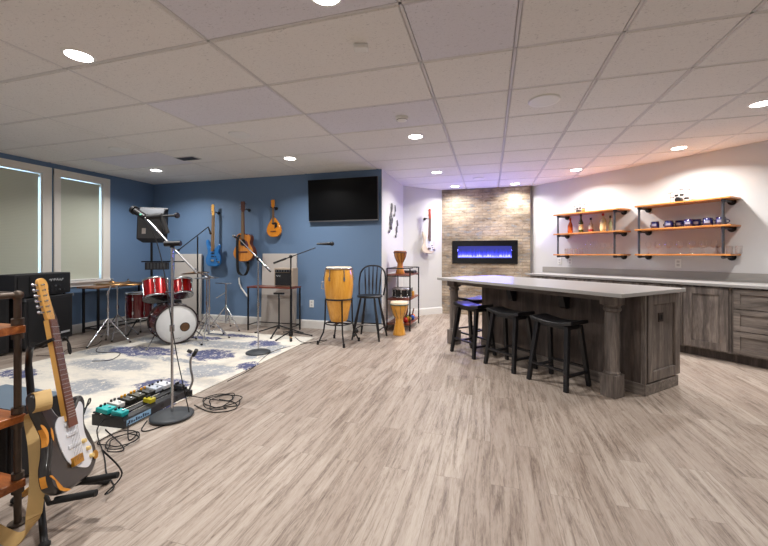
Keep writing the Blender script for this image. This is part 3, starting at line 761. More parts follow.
for k in range(4): put('tumbler', -3.98 + .088 * k, KW - .15, 'clear tumbler at the left end of the board below the bottles', 'tumblers on the left wall shelf')
for k in range(3): put('flute', -3.62 + .075 * k, KW - .14, 'tall clear flute in the middle of the board below the bottles', 'flutes on the left wall shelf')
for k in range(3): put('wine', -3.37 + .085 * k, KW - .15, 'clear wine glass on the board below the bottles, right of the flutes', 'wine glasses on the left wall shelf')
# miniature drum kits
def mini_kit(a, lab, m, s=1.0):
    z = zsh(2); b = KW - .15
    t = thing('miniature_drum_kit', lab, 'figurine', (a, b, z), 'ab', 'miniature drum kits on the wall shelves')
    build(MB().cyl((a, b - .03 * s, z + .027 * s), (a, b + .02 * s, z + .027 * s), .026 * s, seg=18), 'bass_drum', m, t)
    for dx, dz, r in ((-.022, .072, .015), (.022, .072, .015), (.06, .035, .018)): build(MB().cyl((a + dx * s, b, z + dz * s - .01), (a + dx * s, b, z + dz * s + .012), r * s).cyl((a + dx * s, b, z + .04 * s), (a + dx * s, b, z + dz * s), .002), 'tom', m, t)
    for dx, h in ((-.075, .105), (-.05, .06), (.01, .125), (.08, .12)):
        mb = MB().cyl((a + dx * s, b + .01, z), (a + dx * s, b + .01, z + h * s), .0018).cyl((a + dx * s, b + .01, z + h * s), (a + dx * s, b + .01, z + h * s + .002), .024 * s)
        build(mb, 'cymbal', m, t)
mini_kit(-2.36, 'dark metal miniature drum kit on top of the right wall shelf', black_metal, 1.35)
mini_kit(-3.76, 'small silver miniature drum kit on top of the left wall shelf', dark_plastic, 1.1)
sg = thing('shot_glass', 'small amber jar beside the miniature drum kit on the left wall shelf', 'jar', (-3.65, KW - .2, zsh(2)), 'ab')
build(MB().lathe([(0, zsh(2)), (.022, zsh(2)), (.025, zsh(2) + .05), (.02, zsh(2) + .055), (0, zsh(2) + .055)], (-3.65, KW - .2, 0), 16), 'jar_body', plain('amber_jar', (186, 138, 72), .3), sg)
build(MB().cyl((-3.65, KW - .2, zsh(2) + .0555), (-3.65, KW - .2, zsh(2) + .066), .022), 'lid', black_metal, sg)

# ------------------------------------------------------------------ linear electric fireplace
fp = thing('electric_fireplace', 'wide black glass linear electric fireplace with blue flames in the brick wall', 'fireplace', (-.11, YF, 1.02))
fm = MB(); fx0, fx1, fz0, fz1 = -.735, .510, 1.02, 1.475; gx0, gx1, gz0, gz1 = -.625, .400, 1.135, 1.365
for bx_ in ((fx0, gx0, fz0, fz1), (gx1, fx1, fz0, fz1), (gx0, gx1, fz0, gz0), (gx0, gx1, gz1, fz1)): fm.box(bx_[0], bx_[1], YF - .035, YF - .012, bx_[2], bx_[3])
build(fm, 'glass_frame', plain('black_glass', (8, 10, 14), .06, var=.02, coat=.5), fp)
build(MB().box(gx0, gx1, YF + .06, YF + .095, gz0, gz1).box(gx0 - .01, gx0, YF - .012, YF + .095, gz0, gz1).box(gx1, gx1 + .01, YF - .012, YF + .095, gz0, gz1).box(gx0, gx1, YF - .012, YF + .06, gz1, gz1 + .01).box(gx0, gx1, YF - .012, YF + .06, gz0 - .01, gz0), 'firebox', black_plastic, fp)
def mat_flame():
    t = NT('blue_flame_screen'); tc = t.n('ShaderNodeTexCoord'); sp = t.n('ShaderNodeSeparateXYZ'); t.l(tc.outputs['Object'], sp.inputs[0])
    h = t.math('DIVIDE', t.math('SUBTRACT', sp.outputs[2], .115), .23)          # 0 at the ember bed, 1 on top
    n = t.noise(t.coords((14, 1, 2.0)), 2.0, 4, .7)
    f = t.math('SUBTRACT', t.math('ADD', t.math('MULTIPLY', n, .75), .40), h, clamp=True)
    f = t.math('POWER', t.math('MULTIPLY', f, 1.5, clamp=True), 1.3)
    c = t.ramp(f, [(0.0, (56, 62, 150)), (0.35, (48, 56, 220)), (0.75, (92, 96, 255)), (1.0, (190, 190, 255))])
    t.set(base=(0, 0, 0, 1), em=c, es=t.math('ADD', t.math('MULTIPLY', f, .75), .85))
    return t.m
build(MB().box(gx0, gx1, YF + .04, YF + .045, gz0, gz1), 'flame_screen', mat_flame(), fp)
eb = MB()
for k in range(46): eb.ball((gx0 + .015 + (gx1 - gx0 - .03) * k / 45, YF + .012 + .012 * random.random(), gz0 + .008), (.012, .01, .010 + .006 * random.random()), 8)
build(eb, 'crystal_bed', emis('blue_crystal', (90, 96, 255), 1.6), fp)
fl = bpy.data.lights.new('flame_glow', 'AREA'); fl.shape = 'RECTANGLE'; fl.size = gx1 - gx0; fl.size_y = gz1 - gz0; fl.energy = 22; fl.color = (.16, .16, 1.0)
flo = bpy.data.objects.new('flame_glow', fl); flo.location = ((gx0 + gx1) / 2, YF - .04, (gz0 + gz1) / 2); flo.rotation_euler = (PI / 2 + .25, 0, 0); COL.objects.link(flo)
flo.rotation_euler = (-PI / 2 - .95, 0, 0)
# ------------------------------------------------------------------ guitars (own frame: x right, z up, front towards -y, z=0 at the end of the body)
maple = plain('maple_neck', (238, 180, 92), .3, var=.12, vs=12, coat=.4)
rosewood = plain('rosewood', (112, 66, 44), .45, var=.2, vs=30)
cream_pl = plain('aged_cream_plastic', (224, 196, 128), .4)
pgw = plain('white_pickguard', (226, 228, 232), .35, var=.02)
nickel = plain('nickel', (190, 190, 192), .25, 1.0, var=.05)
STRAT = [(0, 0), (.09, .006), (.145, .045), (.16, .11), (.138, .175), (.116, .225), (.128, .275), (.145, .315), (.140, .350), (.115, .362), (.085, .335), (.045, .305),
         (-.035, .305), (-.07, .345), (-.095, .405), (-.125, .435), (-.152, .420), (-.155, .370), (-.135, .305), (-.118, .245), (-.132, .185), (-.16, .12), (-.155, .05), (-.09, .005)]
PG = [(.035, .055), (.075, .045), (.112, .075), (.118, .12), (.095, .165), (.088, .215), (.098, .265), (.112, .31), (.098, .335), (.075, .318), (.045, .300), (-.03, .300),
      (-.06, .300), (-.085, .27), (-.085, .22), (-.075, .17), (-.055, .12), (-.02, .085)]
def electric(name, lab, body_m, guard_m, scale=.628, detail=True, body=STRAT, bodyh=1.0, neck_m=None, fret_m=None, group=None, strings=6, wear=False, head_m2=None):
    t = thing(name, lab, 'guitar', group=group); nm = neck_m or maple; fm_ = fret_m or rosewood
    out = spline([(x, z * bodyh) for x, z in body], 5)
    b = build(MB().plate(out, -.022, .022, .012), 'body', body_m, t)
    if wear:
        wm = plain('worn_bare_wood', (222, 148, 50), .5, var=.15, vs=40)
        for pts in ([(-.158, .30), (-.140, .29), (-.126, .26), (-.133, .225), (-.146, .215), (-.140, .25)], [(-.158, .10), (-.140, .09), (-.125, .035), (-.085, .008), (-.062, .006), (-.10, .03), (-.125, .06)],
                    [(-.145, .425), (-.128, .41), (-.128, .385), (-.138, .365), (-.147, .39)], [(-.108, .275), (-.100, .262), (-.100, .235), (-.107, .222), (-.110, .25)]):
            build(MB().plate(spline(pts, 4), -.0226, -.0205), 'worn_patch', wm, b)
        for z0_, z1_ in ((.205, .29), (.05, .12)):
            pts = [p for p in out if p[0] < -.1 and z0_ < p[1] < z1_]
            if len(pts) > 1:
                mb = MB(); vs = []
                for p in pts: vs += [(p[0] - .0008, -.010, p[1]), (p[0] - .0008, .012, p[1])]
                mb.add(vs, [(2 * k, 2 * k + 2, 2 * k + 3, 2 * k + 1) for k in range(len(pts) - 1)]); build(mb, 'worn_edge', wm, b)
    if guard_m: build(MB().plate(spline([(x, z * bodyh) for x, z in PG], 4), -.0255, -.0222), 'pickguard', guard_m, t)
    zb = .10 * bodyh; zn = zb + scale; nk = .245 * bodyh + .0
    build(MB().beam((0, -.026, nk + .03), (0, -.024, zn), .054, .020, .042, .020, up=(0, 1, 0)), 'neck', nm, t)
    fb = build(MB().beam((0, -.039, nk), (0, -.037, zn), .056, .006, .043, .006), 'fretboard', fm_, t)
    if detail:
        for k in range(1, 22):
            zf = zn - scale * (1 - 2 ** (-k / 12));
            if zf > nk + .004: build(MB().box(-.026, .026, -.0435, -.0415, zf - .0012, zf + .0012), 'fret', plain('fret_metal', (170, 168, 160), .55, .6), fb)
    hs = [(-.021, zn), (-.028, zn + .03), (-.034, zn + .06), (-.040, zn + .16), (-.034, zn + .185), (-.010, zn + .195), (.012, zn + .185), (.020, zn + .160), (.014, zn + .125), (.022, zn + .05), (.021, zn)]
    h = build(MB().plate(spline(hs, 4), -.034, -.020, .002), 'headstock', head_m2 or nm, t)
    n = strings
    for k in range(n):
        z = zn + .035 + .125 * k / (n - 1); x = -.033 - .005 * k / (n - 1)
        build(MB().cyl((x, -.027, z), (x - .022, -.027, z), .0045).ball((x - .028, -.027, z), (.009, .0045, .008), 10).cyl((x + .012, -.034, z), (x + .012, -.046, z), .004), 'tuner', nickel, h)
    if detail:
        for k in range(n):
            x0 = (-.026 + .052 * k / (n - 1)); x1 = (-.018 + .036 * k / (n - 1))
            build(MB().cyl((x0, -.038, zb), (x1, -.044, zn), .0006, seg=5).cyl((x1, -.044, zn), (-.022, -.042, zn + .035 + .125 * k / (n - 1)), .0005, seg=5), 'string', nickel, t)
    build(MB().box(-.034, .034, -.036, -.0225, zb - .018, zb + .018), 'bridge', nickel if not wear else plain('brass_bridge', (196, 140, 52), .4, .5), t, bevel=.002)
    for k, z in enumerate((.165, .215, .262)): build(MB().box(-.036, .036, -.0315, -.0255, z * bodyh - .008, z * bodyh + .008), 'pickup', pgw if guard_m is pgw else black_plastic, t, bevel=.003)
    for x, z in ((.065, .16), (.085, .12), (.098, .082)): build(MB().cyl((x, -.0255, z * bodyh), (x, -.038, z * bodyh), .010, .009), 'knob', cream_pl if wear else black_plastic, t)
    build(MB().cyl((.132, -.0255, .075 * bodyh), (.132, -.028, .075 * bodyh), .020), 'jack_plate', plain('brass_bridge', (196, 140, 52), .4, .5) if wear else nickel, t)
    return t
def place(t, loc, M=None, s=1.0):
    t.location = loc; t.scale = (s, s, s)
    if M: t.rotation_euler = M.to_euler()
def basis(front, up):     # rotation that turns -y to 'front' and z to 'up'
    u = Vector(up).normalized(); f = Vector(front); f = (f - u * f.dot(u)).normalized(); y = -f; x = y.cross(u)
    return Matrix((x, y, u)).transposed()
def hanger(x, y, z, n, lab):
    # small wall hook: plate + two prongs; n = direction out of the wall
    t = thing('guitar_hanger', lab, 'hanger', (x, y, z), group='guitar wall hangers'); n = Vector(n).normalized(); s = Vector((-n.y, n.x, 0)); p = Vector((x, y, z))
    build(MB().cyl(p + n * .002, p + n * .014, .028), 'base_plate', black_wood, t)
    build(MB().cyl(p + n * .014, p + n * .085, .006), 'arm', black_metal, t)
    for q in (-1, 1): build(MB().tube([p + n * .075, p + n * .085 + s * q * .03, p + n * .13 + s * q * .034 + Vector((0, 0, .012))], .006), 'prong', rubber, t)
# blue bass
blue_b = plain('metallic_blue_body', (38, 118, 190), .3, .2, var=.25, vs=9, coat=.6)
bass = electric('bass_guitar', 'blue bass guitar with maple headstock hanging on the blue wall', blue_b, None, .80, False, bodyh=1.10, strings=4, group=None, fret_m=plain('brown_fretboard', (116, 92, 66), .5))
place(bass, (-4.64, 5.30, .99), basis((0, -1, 0), (.02, 0, 1)), .98)
hanger(-4.60, YB, 1.93, (0, -1, 0), 'black wall hook holding the blue bass')
# acoustic guitar
top_m = wood('spruce_top', (190, 108, 36), (218, 140, 56), (232, 164, 84), 'z', 2.0, .3, 6, coat=.5)
side_m = plain('dark_mahogany', (96, 46, 24), .35, coat=.4)
def acoustic():
    t = thing('acoustic_guitar', 'honey brown acoustic guitar with a black strap hanging on the blue wall', 'guitar')
    o = [(0, 0), (.11, .012), (.185, .08), (.20, .15), (.175, .225), (.135, .275), (.130, .32), (.145, .37), (.138, .42), (.105, .45), (.07, .435), (.045, .455), (-.045, .472),
         (-.11, .455), (-.145, .40), (-.140, .34), (-.128, .285), (-.165, .235), (-.20, .15), (-.185, .08), (-.11, .012)]
    out = spline(o, 5)
    build(MB().plate(out, -.045, .045, .004), 'body', side_m, t)
    build(MB().plate([(x * .975, .004 + z * .985) for x, z in out], -.049, -.0445, .001), 'soundboard', top_m, t)
    build(MB().cyl((0, -.0495, .315), (0, -.0505, .315), .05, seg=28), 'sound_hole', black_plastic, t)
    build(MB().ring((0, -.050, .315), .055, .004, (0, 1, 0)), 'rosette', side_m, t)
    build(MB().plate(spline([(.03, .25), (.075, .22), (.10, .26), (.09, .31), (.062, .345), (.055, .31), (.045, .275)], 4), -.0515, -.0495), 'pickguard', plain('tortoise', (88, 46, 70), .3), t)
    build(MB().box(-.085, .085, -.058, -.049, .145, .17), 'bridge', rosewood, t, bevel=.003)
    build(MB().beam((0, -.052, .45), (0, -.048, .83), .056, .024, .044, .02), 'neck', rosewood, t)
    build(MB().beam((0, -.062, .37), (0, -.060, .83), .057, .006, .044, .006), 'fretboard', plain('brown_fretboard', (116, 92, 66), .5), t)
    h = build(MB().plate([(-.024, .83), (-.036, .87), (-.038, 1.0), (-.015, 1.008), (0, 1.0), (.015, 1.008), (.038, 1.0), (.036, .87), (.024, .83)], -.054, -.040, .002), 'headstock', side_m, t)
    for sx in (-1, 1):
        for k in range(3): build(MB().cyl((sx * .036, -.046, .88 + .045 * k), (sx * .056, -.046, .88 + .045 * k), .004).ball((sx * .062, -.046, .88 + .045 * k), (.009, .005, .008), 8), 'tuner', nickel, h)
    build(MB().ribbon(spline([(-.055, -.055, .445), (-.085, -.075, .38), (-.10, -.07, .20), (-.105, -.065, 0), (-.10, -.055, -.16), (-.06, -.05, -.215), (0, -.045, -.235), (.05, -.035, -.20), (.075, -.02, -.10), (.05, 0, -.005)], 5, False), .045, .004, lambda u: (1, .3, 0) if u < .55 else (.6, .8, 0)), 'strap', rubber, t)
    return t
ac = acoustic(); place(ac, (-3.97, 5.27, 1.085), basis((0, -1, 0), (-.01, 0, 1)), 1.0)
hanger(-3.975, YB, 1.96, (0, -1, 0), 'black wall hook holding the acoustic guitar')
# mandolin
def mandolin():
    t = thing('mandolin', 'teardrop shaped amber mandolin hanging on the blue wall left of the television', 'mandolin')
    out = spline([(0, 0), (.075, .012), (.128, .07), (.135, .14), (.105, .215), (.055, .285), (.026, .325), (-.026, .325), (-.055, .285), (-.105, .215), (-.135, .14), (-.128, .07), (-.075, .012)], 5)
    build(MB().plate(out, -.025, .02, .006), 'body', plain('amber_lacquer', (226, 142, 40), .25, var=.1, vs=10, coat=.6), t)
    build(MB().plate(spline([(-.03, .225), (.0, .205), (.03, .225), (.025, .245), (-.025, .245)], 4), -.027, -.0252), 'sound_hole', black_plastic, t)
    build(MB().plate([(.02, .14), (.075, .17), (.07, .235), (.028, .255)], -.0285, -.0255), 'pickguard', black_plastic, t)
    build(MB().box(-.05, .05, -.038, -.025, .09, .102), 'bridge', rosewood, t)
    build(MB().beam((0, -.022, .30), (0, -.02, .50), .036, .018, .030, .016), 'neck', cart_wood, t)
    build(MB().beam((0, -.033, .24), (0, -.031, .50), .036, .005, .030, .005), 'fretboard', plain('brown_fretboard', (116, 92, 66), .5), t)
    h = build(MB().plate([(-.018, .50), (-.032, .53), (-.034, .625), (-.02, .64), (0, .63), (.02, .64), (.034, .625), (.032, .53), (.018, .50)], -.028, -.014, .001), 'headstock', plain('amber_lacquer', (226, 142, 40), .25), t)
    for sx in (-1, 1):
        for k in range(4): build(MB().cyl((sx * .034, -.02, .54 + .024 * k), (sx * .048, -.02, .54 + .024 * k), .005), 'tuner', nickel, h)
    return t
MATS.setdefault('x', None)
md = mandolin(); place(md, (-3.43, 5.31, 1.49), basis((0, -1, 0), (-.03, 0, 1)), .97)
hanger(-3.44, YB, 1.97, (0, -1, 0), 'wooden wall hook holding the mandolin')
# cream guitar on the short diagonal wall
ivory = plain('ivory_body', (226, 212, 190), .3, coat=.5)
cg = electric('electric_guitar', 'ivory electric guitar with a red headstock hanging on the diagonal white wall', ivory, pgw, .60, False, head_m2=plain('red_headstock', (176, 70, 44), .35), neck_m=plain('brown_neck', (150, 106, 76), .4), fret_m=plain('dark_fretboard', (96, 78, 70), .5))
gx, gy = -1.235 + .07, 7.195 - .07
place(cg, (gx, gy, 1.22), basis((1, -1, 0), (.02, .02, 1)), .98)
hanger(-1.25, 7.18, 1.90, (1, -1, 0), 'dark wall hook holding the ivory guitar')
# worn black guitar in front on its floor stand
sb = plain('worn_black_body', (34, 31, 30), .28, var=.35, vs=16, coat=.6)
fg = electric('electric_guitar', 'worn black electric guitar with white pickguard on a floor stand in the foreground', sb, pgw, .628, True, wear=True)
GB = Vector((-1.728, 1.145, .20)); GUP = Vector((-.262, .015, .86)); GFR = Vector((.84, .46, .20))
BAS = basis(GFR, GUP); place(fg, GB, BAS, 1.0)
def gl(x, y, z): return GB + BAS @ Vector((x, y, z))      # point of the guitar's own frame in the room
tan = plain('tan_leather', (204, 170, 112), .6, var=.12, vs=20)
strap = build(MB().ribbon(spline([gl(-.13, -.02, .43), gl(-.15, -.045, .42), gl(-.165, -.045, .36), (-1.905, 1.095, .50), (-1.857, 1.080, .40), (-1.82, 1.065, .29), (-1.795, 1.045, .19), (-1.80, 1.03, .09), (-1.86, 1.02, .032), (-1.95, 1.02, .03), (-2.06, 1.03, .035)], 8, False), .050, .004,
              lambda u: (.55, .85, .05) if u < .66 else (.1, .6, .75)), 'guitar_strap', [tan], fg)
# strap is modelled in room coordinates; bring it into the guitar's frame
strap.data.transform(Matrix.Translation(GB).inverted()); strap.data.transform(BAS.to_4x4().inverted())
# stand
yellow = plain('yellow_band', (232, 168, 22), .5)
gs = thing('guitar_stand', 'black tripod floor stand with a yoke holding the worn black guitar', 'guitar stand', (-1.92, 1.1, 0))
pole_b = Vector((-1.955, 1.150, .17)); pole_t = Vector((-2.085, 1.185, .67))
build(MB().cyl(pole_b, pole_t, .014).cyl(pole_b - Vector((0, 0, .02)), pole_b + Vector((0, 0, .05)), .024), 'pole', black_metal, gs)
yk = gl(0, .0, .60)
build(MB().tube([pole_t, pole_t + Vector((.0, .0, .03)), pole_t.lerp(gl(-.05, .03, .635), .45) + Vector((0, 0, .04)), gl(-.04, .03, .635)], .013), 'neck_arm', black_metal, gs)
build(MB().tube([gl(-.04, -.05, .635), gl(-.04, .012, .625), gl(0, .018, .62), gl(.045, .012, .625), gl(.045, -.05, .635)], .008), 'yoke', rubber, gs)
build(MB().tube(spline([gl(.045, -.05, .635), gl(.055, -.052, .60), gl(.058, -.05, .57), gl(.05, -.05, .56), gl(.045, -.05, .575), gl(.05, -.05, .61)], 4, False), .004), 'strap_loop', rubber, gs)
for e, yb_ in (((-1.745, 1.045, .012), 0), ((-2.20, 1.20, .012), 1), ((-1.93, 1.43, .012), 0)):
    e = Vector(e); lg = build(MB().cyl(pole_b, e, .013), 'leg', black_metal, gs)
    build(MB().ball(e + Vector((0, 0, .004)), (.022, .022, .016), 10), 'rubber_foot', rubber, lg)
    if yb_: build(MB().cyl(pole_b.lerp(e, .25), pole_b.lerp(e, .6), .0145), 'yellow_band', yellow, lg)
for sx in (-.10, .07):
    p = gl(sx, .03, .02); q = gl(sx, -.115, -.012)
    ar = build(MB().tube([pole_b + Vector((0, 0, .01)), p + Vector((0, 0, -.035)), q + Vector((.01, 0, -.012))], .009), 'support_arm', black_metal, gs)
    build(MB().cyl(p.lerp(q, .15) + Vector((0, 0, -.026)), q + Vector((.03, .0, -.010)), .0135), 'foam_sleeve', rubber, ar)

# ------------------------------------------------------------------ foreground pipe shelf, left edge
SX, SY = -2.01, 1.115
ps = thing('pipe_shelf_unit', 'low industrial shelf unit of pipes and red brown boards at the left edge', 'shelf unit', (-2.45, .95, 0))
for z in (.20, .49, .885): build(MB().box(SX - .80, SX + .015, SY - .37, SY + .01, z - .035, z), 'board', rust_board, ps, bevel=.004)
for x in (SX - .012, SX - .76):
    for y in (SY - .006, SY - .34):
        mb = MB().cyl((x, y, .0), (x, y, 1.015), .0135).cyl((x, y, 0), (x, y, .008), .035)
        for z in (.20, .49, .885): mb.cyl((x, y, z + .002), (x, y, z + .03), .022).cyl((x, y, z - .06), (x, y, z - .037), .022)
        mb.ball((x, y, 1.018), .022); build(mb, 'pipe_leg', pipe_rust, ps)
    build(MB().cyl((x, SY - .006, 1.02), (x, SY - .34, 1.02), .0125), 'pipe_rail', pipe_rust, ps)
for y in (SY - .006,): build(MB().cyl((SX - .012, y, 1.02), (SX - .76, y, 1.02), .0125), 'pipe_rail', pipe_rust, ps)
bx = thing('wooden_box', 'dark red wooden box standing on the middle board of the left shelf', 'box', (-2.2, .98, .49))
build(MB().box(-2.27, -2.125, .86, 1.06, .4905, .72), 'body', plain('red_brown_box', (128, 54, 40), .45, var=.2), bx, bevel=.003)
build(MB().box(-2.275, -2.12, .855, 1.065, .72, .745), 'lid', plain('navy_fabric', (30, 52, 92), .7), bx, bevel=.003)
cs = thing('instrument_case', 'black case lying on the lowest board of the left shelf', 'case', (-2.35, .95, .20))
build(MB().box(-2.62, -2.13, .80, 1.07, .2005, .34), 'shell', tolex, cs, bevel=.012)
build(MB().box(-2.132, -2.124, .92, .98, .25, .30), 'latch', yellow, cs)

# ------------------------------------------------------------------ amplifiers
def amp_front(mb_name, t, x0, x1, y0, y1, z0, z1): pass
# small combo behind the guitar
am = thing('combo_amplifier', 'small black combo amplifier on the floor right behind the worn guitar', 'amplifier', (-2.55, 1.5, 0))
build(MB().box(-2.86, -2.37, 1.27, 1.51, .02, .396), 'cabinet', tolex, am, bevel=.012)
build(MB().box(-2.84, -2.39, 1.262, 1.272, .04, .32), 'grille_cloth', grille, am)
build(MB().box(-2.84, -2.39, 1.263, 1.273, .33, .385), 'control_panel', dark_plastic, am)
build(MB().box(-2.862, -2.368, 1.268, 1.512, .396, .402), 'lit_top_sheet', plain('lit_blue_grey_tolex', (92, 108, 124), .35, var=.1), am)  # thin sheet on the tolex top; caught bluish light put into its colour
for x in (-2.81, -2.42):
    for y in (1.31, 1.47): build(MB().cyl((x, y, 0), (x, y, .022), .018), 'foot', rubber, am)
# 2x12 cabinet with head near the windows (front faces into the room)
ANG = math.atan2(-.626, .19) + PI       # along the front
cA, cB = Vector((-5.43, 3.0, 0)), Vector((-5.66, 3.73, 0))
u = (cB - cA).normalized(); nrm = Vector((u.y, -u.x, 0))
Mc = Matrix(((u.x, nrm.x, 0, cA.x), (u.y, nrm.y, 0, cA.y), (0, 0, 1, 0), (0, 0, 0, 1)))     # local x along front, local -y... y = outward normal
L = (cB - cA).length
cab = thing('speaker_cabinet', 'large black speaker cabinet under the amplifier head by the windows', 'speaker cabinet', tuple(cA))
build(MB().box(.06, L, -.33, 0, .05, .655, Mc), 'shell', tolex, cab, bevel=.012)
build(MB().box(.10, L - .04, -.002, .006, .09, .615, Mc), 'grille_cloth', grille, cab)
build(MB().box(L - .20, L - .06, .006, .010, .13, .155, Mc), 'name_plate', plain('pale_badge', (190, 192, 196), .4), cab)
for x in (.12, L - .05):
    for y in (-.05, -.28): build(MB().cyl(Mc @ Vector((x - .012, y, .026)), Mc @ Vector((x + .012, y, .026)), .026).box(x - .02, x + .02, y - .02, y + .02, .04, .052, Mc), 'caster', rubber, cab)
for x in (0.06, L): build(MB().box(x - .012, x + .012, -.02, .008, .62, .66, Mc), 'metal_corner', steel, cab)
hd = thing('amplifier_head', 'black amplifier head with rows of knobs on top of the speaker cabinet', 'amplifier', (cA.x, cA.y, .655))
build(MB().box(-.05, L - .02, -.27, -.01, .67, .955, Mc), 'shell', tolex, hd, bevel=.012)
build(MB().box(.13, L - .05, -.012, -.004, .70, .92, Mc), 'front_panel', black_plastic, hd)
build(MB().box(-.02, .11, -.012, -.004, .70, .92, Mc), 'grille_cloth', grille, hd)
badge = plain('pale_badge', (190, 192, 196), .4)
for r, z in enumerate((.73, .785)):
    for k in range(8 - r): build(MB().cyl(Mc @ Vector((.18 + .062 * k, -.004, z)), Mc @ Vector((.18 + .062 * k, .010, z)), .010), 'knob', steel if (k + r) % 3 == 0 else dark_plastic, hd)
# script lettering on the head, a loose signature-like stroke
sc = [(.40 + .014 * k + .006 * math.sin(k * 1.9), .865 + .018 * math.sin(k * 2.3)) for k in range(16)]
build(MB().tube([Mc @ Vector((x, -.002, z)) for x, z in spline(sc, 3, False)], .0035, 6), 'script_emblem', badge, hd)
for x in (0.02, L - .08): build(MB().cyl(Mc @ Vector((x, -.05, .655)), Mc @ Vector((x, -.05, .671)), .015).cyl(Mc @ Vector((x, -.23, .655)), Mc @ Vector((x, -.23, .671)), .015), 'foot', rubber, hd)
c2 = thing('speaker_cabinet', 'second black speaker cabinet, left of the one with the amplifier head', 'speaker cabinet', (-5.5, 2.55, 0))
build(MB().box(-5.90, -5.50, 2.26, 2.94, .03, .70), 'shell', tolex, c2, bevel=.012)
build(MB().box(-5.502, -5.494, 2.30, 2.90, .08, .66), 'grille_cloth', grille, c2)
for y in (2.3, 2.85): build(MB().cyl((-5.55, y, 0), (-5.55, y, .032), .02).cyl((-5.85, y, 0), (-5.85, y, .032), .02), 'foot', rubber, c2)

# ------------------------------------------------------------------ narrow table below the window
tw = wood('tan_table_top', (92, 60, 38), (132, 92, 60), (158, 118, 80), 'y', 2, .35)
wt = thing('console_table', 'narrow table with a tan wooden top and black legs below the windows', 'table', (-5.85, 4.6, 0))
build(MB().box(-6.02, -5.66, 4.02, 5.10, .685, .71), 'tabletop', tw, wt, bevel=.003)
for x in (-5.99, -5.69):
    for y in (4.10, 5.02): build(MB().box(x - .013, x + .013, y - .013, y + .013, 0, .685), 'leg', black_metal, wt)
for x in (-5.99, -5.69): build(MB().box(x - .008, x + .008, 4.113, 5.007, .06, .08), 'rail', black_metal, wt)
for y in (4.10, 5.02): build(MB().box(-5.977, -5.703, y - .008, y + .008, .06, .08), 'rail', black_metal, wt)

# ------------------------------------------------------------------ drums
RT = .010    # top of the rug
def drum_shell(t, M, r, h, m, lugs=8, head=head_m, head2=amber_m, hoop=chrome, lugm=chrome, hr=.006):
    build(MB().lathe([(r, 0), (r, h)], (0, 0, 0), 40).xform(M), 'shell', m, t)
    for z, hm, nm in ((h + .004, head, 'batter_head'), (-.004, head2, 'resonant_head')):
        build(MB().lathe([(0, z), (r - .002, z), (r + .002, z - .006 if z > 0 else z + .006)], (0, 0, 0), 40).xform(M), nm, hm, t)
    for z in (h, 0): build(MB().lathe([(r + .003, z - .012), (r + .011, z - .012), (r + .011, z + .012), (r + .003, z + .012), (r + .003, z - .012)], (0, 0, 0), 40).xform(M), 'hoop', hoop, t)
    for k in range(lugs):
        a = 2 * PI * (k + .5) / lugs; c, s = math.cos(a), math.sin(a)
        mb = MB()
        for z in (h * .78, h * .22): mb.cbox(((r + .008) * 1, 0, z), .018, .020, .045)
        mb.cyl((r + .013, 0, h), (r + .013, 0, 0), .003)
        mb.xform(M @ Matrix.Rotation(a, 4, 'Z')); build(mb, 'lug', lugm, t, bevel=.003)
def axisM(base, axis):
    z = Vector(axis).normalized(); x = z.orthogonal().normalized(); y = z.cross(x)
    return Matrix.Translation(base) @ Matrix((x, y, z)).transposed().to_4x4()
# bass drum: front head faces the room
bdf = Vector((.86, -.50, 0)).normalized()
bc = Vector((-4.00, 3.90, RT + .266)); bk = bc - bdf * .40
bd = thing('bass_drum', 'large bass drum with a white front head and small round port hole', 'drum', (bk.x, bk.y, 0))
build(MB().lathe([(.248, 0), (.248, .40)], (0, 0, 0), 56).xform(axisM(bk, bdf)), 'shell', maroon_m, bd)
bh = build(MB().lathe([(0, .405), (.244, .405), (.250, .398)], (0, 0, 0), 56).xform(axisM(bk, bdf)), 'front_head', head_m, bd)
side = Vector((bdf.y, -bdf.x, 0)) * -1     # towards screen right
pc = bc + bdf * .0062 + side * .095 + Vector((0, 0, -.05))
build(MB().cyl(pc, pc + bdf * .0015, .056, seg=32), 'port_hole', plain('port_hole_inside', (96, 66, 38), .7, var=.5, vs=12), bh)
build(MB().ring(pc + bdf * .002, .057, .004, bdf), 'port_ring', black_plastic, bh)
tp_ = bc + bdf * .0062 + side * .0 + Vector((0, 0, -.19))
build(MB().tube([tp_ + side * (-.045 + .009 * k) + Vector((0, 0, .006 * math.sin(k * 2.1))) for k in range(11)], .002, 5), 'printed_script', dark_plastic, bh)
hoopm = plain('dark_hoop', (34, 14, 18), .25, coat=.5)
for z in (.40, 0): build(MB().lathe([(.246, z - .018), (.262, z - .018), (.262, z + .018), (.246, z + .018), (.246, z - .018)], (0, 0, 0), 56).xform(axisM(bk, bdf)), 'hoop', hoopm, bd)
for k in range(8):
    a = 2 * PI * (k + .5) / 8; mb = MB()
    for z in (.32, .08): mb.cbox((.256, 0, z), .02, .022, .06)
    mb.cyl((.267, 0, .42), (.267, 0, -.02), .0035)
    build(mb.xform(axisM(bk, bdf) @ Matrix.Rotation(a, 4, 'Z')), 'lug', chrome, bd, bevel=.003)
for s_ in (-1, 1):
    p = bc - bdf * .08 + side * s_ * .24 + Vector((0, 0, -.12)); q = bc + bdf * .10 + side * s_ * .36; q.z = RT + .006
    build(MB().cyl(p, q, .007).ball(q, .012, 8), 'spur', chrome, bd)
mt = bk + bdf * .2 + Vector((0, 0, .245))
build(MB().cyl(mt, mt + Vector((0, 0, .18)), .014).cyl(mt + Vector((0, 0, .17)) - side * .09, mt + Vector((0, 0, .17)) + side * .09, .011), 'tom_holder', chrome, bd)
